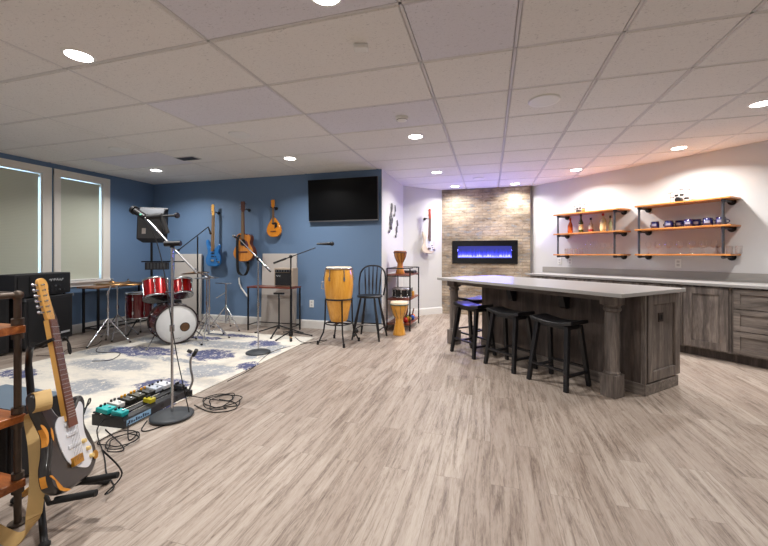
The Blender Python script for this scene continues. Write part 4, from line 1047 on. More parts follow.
# rack toms, tilted back towards the player
def tom(name, lab, c, r, h, axis, m, group):
    t = thing(name, lab, 'drum', tuple(c), group=group); M = axisM(Vector(c), axis)
    drum_shell(t, M, r, h, m, 6); return t
tom('rack_tom', 'larger red sparkle rack tom, left above the bass drum', (-4.38, 3.93, .60), .152, .25, (-.42, .30, 1), red_m, 'red rack toms')
tom('rack_tom', 'smaller red sparkle rack tom, right above the bass drum', (-4.12, 4.12, .635), .122, .21, (-.40, .32, 1), red_m, 'red rack toms')
ft = thing('floor_tom', 'dark red floor tom on chrome legs behind the left rack tom', 'drum', (-5.02, 4.22, 0))
drum_shell(ft, axisM(Vector((-5.02, 4.22, .27)), (0, 0, 1)), .17, .36, maroon_m, 8)
for k in range(3):
    a = 2 * PI * k / 3 + .3; c, s = math.cos(a), math.sin(a)
    lg = build(MB().cyl((-5.02 + c * .19, 4.22 + s * .19, .012), (-5.02 + c * .19, 4.22 + s * .19, .50), .007), 'leg', chrome, ft)
    build(MB().cyl((-5.02 + c * .19, 4.22 + s * .19, 0), (-5.02 + c * .19, 4.22 + s * .19, .03), .013), 'rubber_foot', rubber, lg)
th = thing('drum_throne', 'black drum stool behind the bass drum', 'stool', (-4.75, 4.5, 0))
build(MB().lathe([(0, .42), (.14, .42), (.16, .44), (.16, .48), (.14, .495), (0, .5)], (-4.75, 4.5, 0), 28), 'seat', rubber, th)
build(MB().cyl((-4.75, 4.5, .18), (-4.75, 4.5, .42), .014), 'post', chrome, th)
for k in range(3):
    a = 2 * PI * k / 3; build(MB().cyl((-4.75, 4.5, .30), (-4.75 + .24 * math.cos(a), 4.5 + .24 * math.sin(a), .012), .009), 'leg', chrome, th)

def tripod(t, x, y, base, r, hub, m=chrome, rot=0.0, n=3, rad=.008, foot=True, flat=False):
    for k in range(n):
        a = 2 * PI * k / n + rot; e = Vector((x + r * math.cos(a), y + r * math.sin(a), base + .010))
        p = Vector((x, y, hub)); lg = build(MB().cyl(p, e, rad), 'leg', m, t)
        if not flat: build(MB().cyl(Vector((x, y, base + hub * .35)), p.lerp(e, .55), rad * .7), 'brace', m, lg)
        if foot: build(MB().ball(e, (.016, .016, .012), 8), 'rubber_foot', rubber, lg)
def cymbal(t, c, r, axis, m=brass):
    build(MB().lathe([(0, .022), (r * .1, .020), (r * .16, .010), (r * .20, .006), (r * .6, -.002), (r, -.012), (r, -.0135), (r * .6, -.0035), (r * .18, .004), (0, .018)], (0, 0, 0), 40).xform(axisM(Vector(c), axis)), 'cymbal', m, t)
    build(MB().cyl(Vector(c) + Vector((0, 0, .02)), Vector(c) + Vector((0, 0, .04)), .012).cbox(Vector(c) + Vector((0, 0, .045)), .03, .006, .014), 'wing_nut', chrome, t)
def cym_stand(lab, x, y, base, top, c, r, axis=(0, 0, 1), rot=0.0, group='cymbal stands'):
    t = thing('cymbal_stand', lab, 'cymbal', (x, y, 0), group=group)
    build(MB().cyl((x, y, base + .10), (x, y, top), .011).cyl((x, y, base + .42), (x, y, base + .47), .017).cyl((x, y, top - .02), (x, y, top + .01), .018), 'stand_pole', chrome, t)
    if c != (x, y): build(MB().cyl(Vector((x, y, top)) - (Vector((c[0], c[1], c[2])) - Vector((x, y, top))) * .35, (c[0], c[1], c[2]), .008), 'boom_arm', chrome, t)
    tripod(t, x, y, base, .26, base + .34, rot=rot); cymbal(t, c, r, axis); return t
cym_stand('chrome stand with a bronze crash cymbal left of the kit, over the table', -4.90, 3.66, RT, .70, (-4.84, 3.67, .825), .20, (.05, -.02, 1), .5)
cym_stand('chrome stand with a large bronze ride cymbal above the floor tom', -5.15, 3.98, 0, .74, (-4.97, 4.0, .80), .23, (.06, .0, 1), 1.2)
cym_stand('chrome stand with a thin cymbal right of the small rack tom', -3.73, 4.18, RT, .90, (-3.90, 4.11, .955), .18, (-.12, .05, 1), .9)
hh = thing('hi_hat_stand', 'chrome hi-hat stand with closed cymbals at the right end of the drum kit', 'cymbal', (-4.06, 4.50, 0))
build(MB().cyl((-4.06, 4.50, .06), (-4.06, 4.50, .92), .010).cyl((-4.06, 4.50, .45), (-4.06, 4.50, .50), .016), 'stand_pole', chrome, hh); tripod(hh, -4.06, 4.50, RT, .24, .34, rot=.4)
cymbal(hh, (-4.06, 4.50, .86), .17, (0, 0, 1), steel); cymbal(hh, (-4.06, 4.50, .842), .17, (0, 0, -1), steel)
build(MB().box(-4.02, -3.76, 4.44, 4.51, .015, .03).cyl((-4.06, 4.50, .06), (-4.00, 4.48, .022), .006), 'foot_pedal', chrome, hh)
tripod_x = thing('folding_cymbal_stand', 'low folded chrome tripod stand by the blue wall right of the drums', 'stand', (-4.05, 4.90, 0))
build(MB().cyl((-4.05, 4.90, .1), (-4.05, 4.90, .74), .011).cyl((-4.05, 4.90, .60), (-4.22, 4.88, .50), .008).cyl((-4.25, 4.90, .74), (-3.95, 4.90, .74), .008), 'stand_pole', chrome, tripod_x); tripod(tripod_x, -4.05, 4.90, 0, .27, .38, rot=-.1)

# monitor speaker on its pole behind the kit
sp_ = thing('monitor_speaker', 'dark grey wedge monitor speaker on a tall black pole in the blue corner', 'speaker', (-5.2, 4.52, 0))
Ms = Matrix.Translation((-5.0, 4.42, 1.655)) @ Matrix.Rotation(.62, 4, 'Z') @ Matrix.Rotation(-.14, 4, 'X')
hs = .25; mb = MB()
pr = [(-.15, -hs), (.17, -hs), (.20, hs), (-.05, hs), (-.15, hs - .12)]     # side outline (y, z)
vs = [(-.17, a, b) for a, b in pr] + [(.17, a, b) for a, b in pr]; n = 5
mb.add(vs, [tuple(range(n)), tuple(range(2 * n - 1, n - 1, -1))] + [(k, (k + 1) % n, n + (k + 1) % n, n + k) for k in range(n)]).xform(Ms)
build(mb, 'shell', plain('speaker_grey', (62, 64, 68), .8, spec=.2), sp_, bevel=.012)
build(MB().box(-.155, .155, -.157, -.150, -.235, .11).xform(Ms), 'grille', plain('speaker_grille_grey', (84, 86, 88), .6, var=.2, vs=300), sp_)
build(MB().box(-.10, -.05, -.1585, -.156, -.17, -.085).xform(Ms), 'label_plate', pap, sp_)
build(MB().cyl((-.19, .06, .26), (.19, .06, .26), .03, seg=16).xform(Ms), 'top_handle', rubber, sp_)
build(MB().cyl((-5.10, 4.49, .12), (-5.10, 4.49, 1.44), .0165), 'pole', black_metal, sp_)
tripod(sp_, -5.10, 4.49, 0, .36, .55, black_metal, .4, rad=.010)
mx = thing('small_mixer', 'small black mixer box clamped to the speaker pole above the rack toms', 'mixer', (-5.0, 4.40, 1.02))
Mm = Matrix.Translation((-4.90, 4.40, 1.03)) @ Matrix.Rotation(.5, 4, 'Z')
build(MB().box(-.14, .17, -.06, .02, -.06, .05).xform(Mm), 'case', dark_plastic, mx, bevel=.005)
for k in range(6): build(MB().box(-.11 + .045 * k, -.085 + .045 * k, -.066, -.06, -.045, .04).xform(Mm), 'fader_strip', plain('mid_grey', (84, 86, 90), .5), mx)
build(MB().cyl((-.20, -.02, .062), (.40, -.04, .062), .010).xform(Mm), 'support_bar', black_metal, mx)

# ------------------------------------------------------------------ microphones and their stands
def mic(t, p, d, L=.17, r=.024, m=black_metal, gm=steel, par=None):
    p, d = Vector(p), Vector(d).normalized()
    b = build(MB().cyl(p, p + d * L * .72, r * .45, r * .72), 'microphone', m, par or t)
    build(MB().ball(p + d * (L * .72 + r * .9), (r, r, r * 1.15), 14, axisM(Vector((0, 0, 0)), d)), 'mic_grille', gm, b) if not par else None
def round_stand(x, y, base, top, lab, m=chrome, R=.145, pr=.0095):
    t = thing('microphone_stand', lab, 'microphone stand', (x, y, base), group='microphone stands')
    build(MB().lathe([(0, base), (R, base), (R, base + .012), (R * .85, base + .022), (.03, base + .034), (0, base + .034)], (x, y, 0), 36), 'round_base', plain('dark_grey_base', (66, 70, 74), .5, .3), t)
    build(MB().cyl((x, y, base + .03), (x, y, top), pr).cyl((x, y, base + (top - base) * .50), (x, y, base + (top - base) * .50 + .045), pr * 1.7), 'pole', m, t)
    return t
ms = round_stand(-2.25, 2.15, .0102, 1.26, 'round base chrome microphone stand with a long boom in front of the drums')
build(MB().cyl((-2.30, 2.135, 1.278), (-2.19, 2.17, 1.282), .020).cyl((-2.25, 2.15, 1.25), (-2.25, 2.15, 1.29), .016), 'boom_clutch', black_metal, ms)
q0, q1 = Vector((-2.55, 2.19, 1.485)), Vector((-2.01, 2.13, 1.07))
build(MB().cyl(q0, q1, .0075).cyl(q0, q0.lerp(q1, .32), .012), 'boom_arm', steel, ms)
build(MB().cyl(q0, q0 + Vector((-.10, .0, .055)), .022, .026).cyl(q0 + Vector((-.10, 0, .055)), q0 + Vector((-.12, 0, .066)), .034), 'microphone', black_metal, ms)
build(MB().ball(q0.lerp(q1, .0) + Vector((-.02, -.022, .02)), .009, 8), 'status_light', plain('green_led', (120, 220, 190), .4), ms)
mk = build(MB().cyl(q0 + Vector((.02, 0, 0)), q0 + Vector((.13, .03, .01)), .022).cyl(q0 + Vector((.13, .03, .01)), q0 + Vector((.24, .06, .015)), .009).cyl(q0 + Vector((.235, .06, .015)), q0 + Vector((.25, .062, .015)), .022)
      .cyl(q0 + Vector((.12, .03, .02)), q0 + Vector((.17, .04, -.12)), .018), 'clip_clamp', black_plastic, ms)
build(MB().tube(spline([tuple(q0 + Vector((.02, -.01, -.03))), (-2.44, 2.19, 1.30), (-2.33, 2.16, 1.05), (-2.262, 2.135, .82), (-2.215, 2.15, .5), (-2.16, 2.16, .25), (-2.14, 2.2, .02)], 6, False), .0035), 'cable', rubber, ms)
m2 = round_stand(-2.70, 3.83, RT, 1.13, 'chrome microphone stand on a round base in front of the hanging acoustic guitar', R=.145)
r0, r1 = Vector((-3.02, 3.90, 1.39)), Vector((-2.49, 3.77, 1.00))
build(MB().cyl(r0, r1, .0075).cyl(r1, r1.lerp(r0, .16), .012), 'boom_arm', chrome, m2)
build(MB().ball((-2.70, 3.83, 1.145), .024, 10), 'boom_clutch', black_metal, m2); mic(m2, r0, (-.7, .1, .3), .12, .02)
m3 = thing('microphone_stand', 'black tripod boom microphone stand beside the small table, reaching to the right', 'microphone stand', (-2.78, 4.72, 0), group='microphone stands')
build(MB().cyl((-2.78, 4.72, .05), (-2.78, 4.72, 1.17), .0105).cyl((-2.78, 4.72, .05), (-2.78, 4.72, .62), .015).cyl((-2.78, 4.72, .02), (-2.78, 4.72, .09), .03), 'pole', black_metal, m3)
tripod(m3, -2.78, 4.72, RT, .30, .085, black_metal, .35, rad=.009, flat=True)
s0, s1 = Vector((-2.99, 4.60, 1.075)), Vector((-2.46, 4.87, 1.30))
build(MB().cyl(s0, s1, .0075).cyl(s0, s0.lerp(s1, .3), .014), 'boom_arm', black_metal, m3); build(MB().ball((-2.78, 4.72, 1.17), .026, 10), 'boom_clutch', black_metal, m3)
mic(m3, s1 + Vector((.02, 0, .055)), (1, .25, .02), .27, .032, gm=black_plastic)
m4 = thing('microphone_stand', 'black boom microphone stand at the blue wall left of the bass guitar', 'microphone stand', (-4.66, 4.96, 0), group='microphone stands')
build(MB().cyl((-4.66, 4.96, .05), (-4.66, 4.96, 1.50), .0105).cyl((-4.66, 4.96, .05), (-4.66, 4.96, .8), .015), 'pole', black_metal, m4)
tripod(m4, -4.66, 4.96, 0, .30, .10, black_metal, .1, rad=.009, flat=True)
u0, u1 = Vector((-4.94, 4.80, 1.24)), Vector((-4.51, 5.03, 1.66))
build(MB().cyl(u0, u1, .008).cyl(u0, u0.lerp(u1, .1), .018), 'boom_arm', black_metal, m4); mic(m4, u1, (.35, .1, -1), .13, .02, gm=black_metal)
# gooseneck clip on the pedalboard end
gn = thing('gooseneck_light', 'short silver gooseneck with a black clip head beside the pedalboard', 'gooseneck', (-2.42, 2.50, .0102))
build(MB().cyl((-2.44, 2.50, .0102), (-2.44, 2.50, .05), .028), 'clip_base', black_plastic, gn)
build(MB().tube(spline([(-2.44, 2.50, .05), (-2.40, 2.50, .14), (-2.42, 2.50, .24), (-2.43, 2.51, .31), (-2.40, 2.51, .36)], 6, False), .009), 'neck', steel, gn)
build(MB().cyl((-2.40, 2.51, .35), (-2.36, 2.50, .40), .016).cyl((-2.42, 2.51, .375), (-2.45, 2.50, .39), .014), 'head', black_plastic, gn)

# ------------------------------------------------------------------ pedalboard
PX, PY = -2.44, 1.90
pe = Vector((-2.40, 1.90, 0)); pq = Vector((-2.44, 2.47, 0)); uu = (pq - pe).normalized(); vv = Vector((-uu.y, uu.x, 0))     # u along, v towards the drums
Mp = Matrix(((uu.x, vv.x, 0, pe.x), (uu.y, vv.y, 0, pe.y), (0, 0, 1, .0102), (0, 0, 0, 1))) 
tl = Matrix.Rotation(.13, 4, 'X')
pb = thing('pedalboard', 'long black slanted pedalboard on the rug edge by the mic stand', 'pedalboard', (pe.x, pe.y, .01))
build(MB().box(0, .60, .0, .012, 0, .055, Mp), 'front_rail', dark_plastic, pb, bevel=.003)
for x in (0, .588): build(MB().box(x, x + .012, .012, .27, 0, .075, Mp), 'side_plate', black_metal, pb)
Mt = Mp @ Matrix.Translation((0, 0, .05)) @ tl
for k in range(4): build(MB().box(.0, .60, .005 + .07 * k, .055 + .07 * k, 0, .008, Mt), 'deck_rail', black_metal, pb)
lb = build(MB().box(.02, .22, -.0015, .0, .008, .048, Mp), 'badge_strip', plain('pale_blue_badge', (150, 190, 220), .5), pb)
for k in range(9): build(MB().box(.035 + .019 * k, .048 + .019 * k, -.0022, -.0014, .016, .040 - .006 * (k % 3), Mp), 'badge_letter', plain('navy_ink', (40, 60, 90), .5), lb)
for x in (.33, .47): build(MB().cyl(Mp @ Vector((x, -.001, .028)), Mp @ Vector((x, .001, .028)), .014), 'hand_hole', black_plastic, pb)
PED = [(.00, .17, .07, .10, (30, 178, 176), 'teal'), (.01, .06, .06, .09, (34, 168, 170), 'green blue'), (.09, .18, .06, .10, (206, 206, 202), 'silver'), (.17, .17, .065, .11, (34, 34, 30), 'black'), (.25, .17, .065, .11, (60, 58, 44), 'dark olive'),
       (.25, .06, .05, .07, (196, 182, 44), 'yellow'), (.33, .16, .07, .11, (36, 34, 40), 'black'), (.41, .17, .065, .10, (196, 204, 216), 'pale blue grey'), (.49, .16, .08, .11, (214, 218, 224), 'white'), (.54, .05, .05, .08, (40, 42, 48), 'charcoal')]
wh = ['at the near corner of the board, back row', 'at the near corner of the board, front row', 'right of the teal ones', 'in the middle of the back row', 'right of the silver one with the black one between', 'on the front row', 'just past the middle of the board',
      'towards the far end', 'at the far end of the back row', 'at the far front corner']
for k, (x, y, w, d, c, cn) in enumerate(PED):
    t = thing('effects_pedal', '%s effects pedal %s' % (cn, wh[k]), 'pedal', tuple(Mt @ Vector((x + w / 2, y + d / 2 - .02, .0085))), group='effects pedals on the pedalboard')
    y -= .02; x += .004
    build(MB().box(x, x + w, y, y + d, .0085, .042, Mt), 'housing', plain('pedal_' + cn, c, .4, var=.08), t, bevel=.004)
    build(MB().cyl(Mt @ Vector((x + w / 2, y + .02, .042)), Mt @ Vector((x + w / 2, y + .02, .052)), .008), 'foot_switch', chrome, t)
    for q in (.28, .72): build(MB().cyl(Mt @ Vector((x + w * q, y + d - .02, .042)), Mt @ Vector((x + w * q, y + d - .02, .056)), .008), 'knob', yellow if cn in ('black', 'dark olive') else black_plastic, t)

# ------------------------------------------------------------------ cables on the floor
def cable(pts, lab, r=.0038, m=rubber, name='cable', z=None):
    pp = spline([(x, y, (z if z is not None else (.0145 if (-4.86 < x < -2.42 and 1.71 < y < 4.76) else .0045)) + (q[0] if q else 0)) for x, y, *q in pts], 7, False)
    o = build(MB().tube(pp, r, 6), name, m, origin=(pts[0][0], pts[0][1], 0)); tag(o, lab, 'cable', 'loose cables'); return o
def loops(cx_, cy_, r, n, seed, el=1.0):
    rr = random.Random(seed); out = []
    for k in range(n * 8):
        a = k * PI / 4; q = r * (.7 + .45 * rr.random()); out.append((cx_ + q * math.cos(a) + .05 * (k / 8), cy_ + q * el * math.sin(a) - .02 * (k / 8), .004 + .007 * (k // 8)))
    return out
cable([(-2.41, 2.47, .02)] + loops(-2.17, 2.50, .13, 3, 3, 1.1) + [(-2.0, 2.40), (-1.92, 2.46), (-1.98, 2.56)], 'black cable in loops on the wood floor right of the round stand base')
cable([(-2.25, 2.36, .004), (-2.05, 2.30), (-1.93, 2.34), (-1.90, 2.42), (-1.99, 2.50), (-2.15, 2.52)], 'black cable with one wide loop beside the tangled coil')
cable([(-2.40, 1.93, .03)] + loops(-2.33, 1.80, .10, 3, 5) + [(-2.5, 1.85)], 'black cable coiled at the near end of the pedalboard')
cable([(-2.37, 2.05, .0), (-2.28, 1.93), (-2.22, 1.95), (-2.18, 2.12), (-2.26, 2.2)], 'black cable running past the pedalboard badge')
jk = gl(.15, -.03, .075)
cable([(-2.60, 1.93, .04), (-2.48, 1.78, .03), (-2.2, 1.62, .0), (-2.02, 1.50), (-1.86, 1.42), (-1.80, 1.33, .03), (jk.x + .02, jk.y + .10, .10), (jk.x, jk.y + .02, jk.z - .0045)], 'black instrument cable from the worn guitar jack to the pedals')
cable([(-2.85, 1.9), (-2.7, 1.75, .05), (-2.30, 1.60, .30), (-2.12, 1.48, .40), (-2.0, 1.36, .36), (-1.95, 1.26, .28)], 'black cable arching down behind the worn guitar to the rug')
cable([(-4.95, 3.6), (-4.6, 3.3), (-4.3, 3.35), (-4.1, 3.1), (-4.25, 3.0)], 'black cable on the rug below the cymbal stands')
cable([(-5.2, 3.8), (-5.0, 3.55), (-5.1, 3.3), (-4.9, 3.1), (-5.15, 3.0)], 'black cable on the floor beside the speaker cabinet')
cable([(-2.7, 4.70), (-2.45, 4.45), (-2.25, 4.5), (-2.2, 4.7), (-2.4, 4.4), (-2.55, 3.9), (-2.40, 3.3), (-2.38, 2.9)], 'thin dark cable along the right edge of the rug')
cable([(-2.05, 1.0), (-2.2, .85), (-2.1, .7), (-2.35, .75)], 'grey cable on the floor under the left shelf', m=plain('grey_cable', (150, 150, 146), .6))
sp2 = thing('power_strip', 'small black stage box with a yellow tag by the black tripod stand', 'power strip', (-2.62, 4.5, .01))
build(MB().cyl((-2.68, 4.55, .03), (-2.60, 4.42, .03), .018), 'housing', dark_plastic, sp2); build(MB().cyl((-2.66, 4.52, .031), (-2.645, 4.495, .031), .0195), 'yellow_tag', yellow, sp2)

# ------------------------------------------------------------------ leaning panels, cart table, little amplifier
beige = plain('beige_panel_fabric', (196, 190, 184), .85, var=.03)
def lean(x0, x1, h, lab):
    mb = MB().add([(x0, YB - .10, 0), (x1, YB - .10, 0), (x1, YB - .055, 0.004), (x0, YB - .055, 0.004), (x0, YB - .052, h), (x1, YB - .052, h), (x1, YB - .018, h), (x0, YB - .018, h)],
                  [(3, 2, 1, 0), (4, 5, 6, 7), (0, 1, 5, 4), (1, 2, 6, 5), (2, 3, 7, 6), (3, 0, 4, 7)])
    o = build(mb, 'sound_absorber', beige, origin=((x0 + x1) / 2, YB - .06, 0), bevel=.006); tag(o, lab, 'sound panel', 'beige sound absorbers')
lean(-5.52, -4.93, 1.21, 'beige fabric panel leaning on the blue wall behind the drum kit'); lean(-3.68, -3.04, 1.215, 'beige fabric panel leaning on the wall behind the small table')
ctb = thing('side_table', 'narrow table with red brown top and thin black legs under the mandolin', 'table', (-3.28, 5.08, 0))
build(MB().box(-3.70, -2.90, 4.95, 5.24, .672, .695), 'tabletop', cart_wood, ctb, bevel=.002)
for x in (-3.685, -2.915):
    for y in (4.965, 5.225): build(MB().box(x - .010, x + .010, y - .010, y + .010, 0, .672), 'leg', black_metal, ctb)
for x in (-3.685, -2.915): build(MB().box(x - .007, x + .007, 4.975, 5.215, .08, .094), 'rail', black_metal, ctb)
build(MB().box(-3.675, -2.925, 5.218, 5.232, .08, .094), 'rail', black_metal, ctb)
ma = thing('practice_amplifier', 'little black guitar amplifier with a pale case on the red brown table', 'amplifier', (-3.08, 5.1, .695))
build(MB().box(-3.24, -2.92, 5.0, 5.18, .70, .99), 'case', plain('blond_case', (176, 160, 142), .6), ma, bevel=.008)
build(MB().box(-3.215, -2.945, 4.993, 5.001, .72, .915), 'grille_cloth', grille, ma)
build(MB().box(-3.215, -2.945, 4.992, 5.001, .925, .965), 'control_strip', black_plastic, ma)
build(MB().tube([(-3.195 + .012 * k, 4.9915, .868 + .012 * math.sin(k * 2.2)) for k in range(7)], .003, 5), 'script_badge', badge, ma)
for k in range(6): build(MB().cyl((-3.19 + .045 * k, 4.992, .945), (-3.19 + .045 * k, 4.982, .945), .010), 'knob', steel, ma)
for x in (-3.21, -2.95): build(MB().cyl((x, 5.02, .6955), (x, 5.02, .702), .012).cyl((x, 5.15, .6955), (x, 5.15, .702), .012), 'foot', rubber, ma)
tb_ = thing('keyboard_bench', 'black T-shaped bench stand under the small red brown table', 'stand', (-3.06, 4.85, 0))
build(MB().box(-3.14, -2.98, 4.83, 4.88, .60, .625), 'top_bar', black_metal, tb_); build(MB().cyl((-3.06, 4.855, .08), (-3.06, 4.855, .60), .012), 'post', black_metal, tb_)
tripod(tb_, -3.06, 4.855, RT, .36, .13, black_metal, .25, 4, .010, flat=True)
wr = thing('hanging_tube', 'short bent white plastic tube hanging on the blue wall below the acoustic guitar', 'tube', (-4.0, YB - .02, .8))
build(MB().tube([(-4.17, YB - .02, .80), (-4.16, YB - .02, .70), (-4.12, YB - .02, .62), (-3.99, YB - .02, .47)], .013), 'tube', white_pl, wr); build(MB().cyl((-4.17, YB - .001, .80), (-4.17, YB - .03, .80), .009), 'wall_hook', steel, wr)
ol = thing('wall_outlet', 'white double outlet low on the blue wall left of the conga drum', 'outlet', (-2.79, YB, .40))
pl = build(MB().box(-2.828, -2.752, YB - .007, YB - .001, .34, .46), 'cover_plate', white_pl, ol, bevel=.002)
build(MB().box(-2.806, -2.774, YB - .010, YB - .006, .41, .44).box(-2.806, -2.774, YB - .010, YB - .006, .36, .39), 'receptacle', GRILLW, pl)

# ------------------------------------------------------------------ television
tv = thing('television', 'wide flat black television mounted high on the blue wall', 'television', (-2.25, YB, 2.05))
Mv = Matrix.Translation((-2.222, 5.30, 2.055)) @ Matrix.Rotation(.05, 4, 'X')
build(MB().box(-.585, .585, 0, .045, -.335, .335, Mv), 'casing', black_plastic, tv, bevel=.004)
build(MB().box(-.575, .575, -.002, 0, -.315, .325, Mv), 'screen', plain('dark_screen', (9, 10, 12), .35, var=.02, spec=.15), tv)
build(MB().box(-.585, .585, -.004, 0, -.335, -.318, Mv), 'lower_bezel', steel, tv)
build(MB().box(-.2, .2, .045, .06, -.15, .15, Mv).box(-2.35, -2.09, YB - .03, YB - .002, 1.95, 2.15).cyl((-2.25, YB - .06, 2.05), (-2.25, YB - .02, 2.05), .03), 'wall_bracket', black_metal, tv)

# ------------------------------------------------------------------ conga, chair, rack
cx_, cy_ = -1.975, 4.60
cg_ = thing('conga_drum', 'tall yellow wooden conga drum standing in a black floor stand', 'drum', (cx_, cy_, .3))
Pf = [(.108, .30), (.122, .33), (.156, .49), (.186, .67), (.196, .79), (.191, .89), (.178, .98), (.170, 1.02)]
build(MB().lathe(Pf, (cx_, cy_, 0), 40), 'shell', conga_m, cg_)
build(MB().lathe([(0, 1.034), (.164, 1.032), (.176, 1.02)], (cx_, cy_, 0), 40), 'drum_head', skin_m, cg_)
build(MB().ring((cx_, cy_, 1.013), .181, .009, seg=40), 'rim', chrome, cg_)
for k in range(6):
    a = 2 * PI * k / 6 + .25; c, s = math.cos(a), math.sin(a)
    build(MB().cyl((cx_ + .188 * c, cy_ + .188 * s, 1.01), (cx_ + .200 * c, cy_ + .200 * s, .86), .005).cyl((cx_ + .198 * c, cy_ + .198 * s, .85), (cx_ + .196 * c, cy_ + .196 * s, .90), .013), 'tuning_lug', chrome, cg_)
build(MB().tube([(cx_ - .17, cy_ - .06, .84), (cx_ - .215, cy_ - .075, .83), (cx_ - .22, cy_ - .077, .74), (cx_ - .175, cy_ - .062, .73)], .006), 'carry_handle', chrome, cg_)
cs_ = thing('conga_stand', 'black metal ring stand holding the yellow conga drum', 'drum stand', (cx_, cy_, 0))
build(MB().ring((cx_, cy_, .60), .182, .010, seg=40), 'upper_ring', black_metal, cs_); build(MB().ring((cx_, cy_, .27), .175, .009, seg=40), 'lower_ring', black_metal, cs_)
build(MB().box(cx_ - .17, cx_ + .17, cy_ - .012, cy_ + .012, .262, .278).box(cx_ - .012, cx_ + .012, cy_ - .17, cy_ + .17, .262, .278), 'cross_bar', black_metal, cs_)
for k in range(4):
    a = PI / 4 + k * PI / 2 - .15; c, s = math.cos(a), math.sin(a); rf = .285
    lg = build(MB().tube([(cx_ + .182 * c, cy_ + .182 * s, .61), (cx_ + .19 * c, cy_ + .19 * s, .3), (cx_ + .21 * c, cy_ + .21 * s, .16), (cx_ + rf * c, cy_ + rf * s, .012)], .011), 'leg', black_metal, cs_)
    build(MB().cyl((cx_ + rf * c, cy_ + rf * s, 0), (cx_ + rf * .99 * c, cy_ + rf * .99 * s, .05), .016), 'rubber_foot', rubber, lg)
build(MB().ball((cx_ + .25, cy_ + .02, .17), .03, 8).ball((cx_ + .23, cy_ - .02, .12), .025, 8), 'hanging_clamp', black_plastic, cs_)

ch = thing('windsor_chair', 'black high seat spindle back chair between the conga and the drum rack', 'chair', (-1.70, 5.02, 0))
hx, hy = -1.665, 5.00
build(MB().lathe([(0, .585), (.14, .582), (.178, .588), (.186, .602), (.178, .616), (.15, .618), (.08, .610), (0, .608)], (hx, hy, 0), 36), 'seat', black_wood, ch)
P4 = {}
for sx in (-1, 1):
    for sy in (-1, 1):
        p0 = Vector((hx + sx * .20 , hy + sy * .19, 0)); p1 = Vector((hx + sx * .10, hy + sy * .10, .59)); P4[sx, sy] = (p0, p1)
        build(MB().tube([p0, p0.lerp(p1, .12), p0.lerp(p1, .3), p0.lerp(p1, .5), p0.lerp(p1, .55), p0.lerp(p1, .9), p1], [.012, .014, .019, .021, .017, .015, .012], 12), 'leg', black_wood, ch)
for (s1, s2, z, m) in (((-1, -1), (1, -1), .36, steel), ((-1, 1), (1, 1), .30, black_wood), ((-1, -1), (-1, 1), .24, black_wood), ((1, -1), (1, 1), .24, black_wood)):
    build(MB().cyl(P4[s1][0].lerp(P4[s1][1], z), P4[s2][0].lerp(P4[s2][1], z), .009), 'rung', m, ch)
arch = []
for k in range(21):
    a = PI * k / 20; arch.append((hx - .178 * math.cos(a) * (1 if True else 1), hy + .12 + .05 * math.sin(a), .61 + .27 * min(1, 2 * min(k, 20 - k) / 12) + .14 * math.sin(a) ** 1.5))
arch = spline([(hx - .165, hy + .07, .61), (hx - .18, hy + .11, .78), (hx - .165, hy + .135, .92), (hx - .10, hy + .155, 1.0), (hx, hy + .165, 1.02), (hx + .10, hy + .155, 1.0), (hx + .165, hy + .135, .92), (hx + .18, hy + .11, .78), (hx + .165, hy + .07, .61)], 6, False)
arch = [(hx + (p[0] - hx) * 1.12, p[1], p[2] + (.015 if p[2] > .9 else 0)) for p in arch]
build(MB().tube(arch, .012, 10), 'back_hoop', black_wood, ch)
for k in range(5):
    f = -1 + 2 * k / 4; xb = hx + f * .105; xt = hx + f * .130; zt = 1.03 - .05 * f * f
    build(MB().beam((xb, hy + .135 - .02 * abs(f), .61), (xb * .5 + xt * .5, hy + .14, .82), .012, .009, .022, .008, up=(0, 1, 0)).beam((xb * .5 + xt * .5, hy + .14, .82), (xt, hy + .158, zt), .022, .008, .010, .008, up=(0, 1, 0)), 'spindle', black_wood, ch)

rx0, rx1, ry0, ry1 = -1.572, -1.20, 5.585, 6.30
rk = thing('percussion_rack', 'open metal rack with three red brown boards holding drums at the white wall', 'rack', (-1.4, 5.9, 0))
for x in (rx0, rx1):
    for y in (ry0, ry1): build(MB().cyl((x, y, 0), (x, y, .985), .011), 'post', black_metal, rk)
for z in (.11, .50, .885): build(MB().box(rx0, rx1, ry0, ry1, z - .02, z), 'board', cart_wood, rk)
for y in (ry0, ry1): build(MB().cyl((rx0, y, .98), (rx1, y, .98), .009).cyl((rx0, y, .885 - .03), (rx1, y, .885 - .03), .007), 'end_rail', black_metal, rk)
build(MB().cyl((rx0, ry0, .98), (rx0, ry1, .98), .009), 'back_rail', black_metal, rk); build(MB().cyl((rx1, ry0, .98), (rx1, ry0 + .20, .98), .008).cyl((rx1, ry1, .98), (rx1, ry1 - .2, .98), .008), 'front_rail', black_metal, rk)
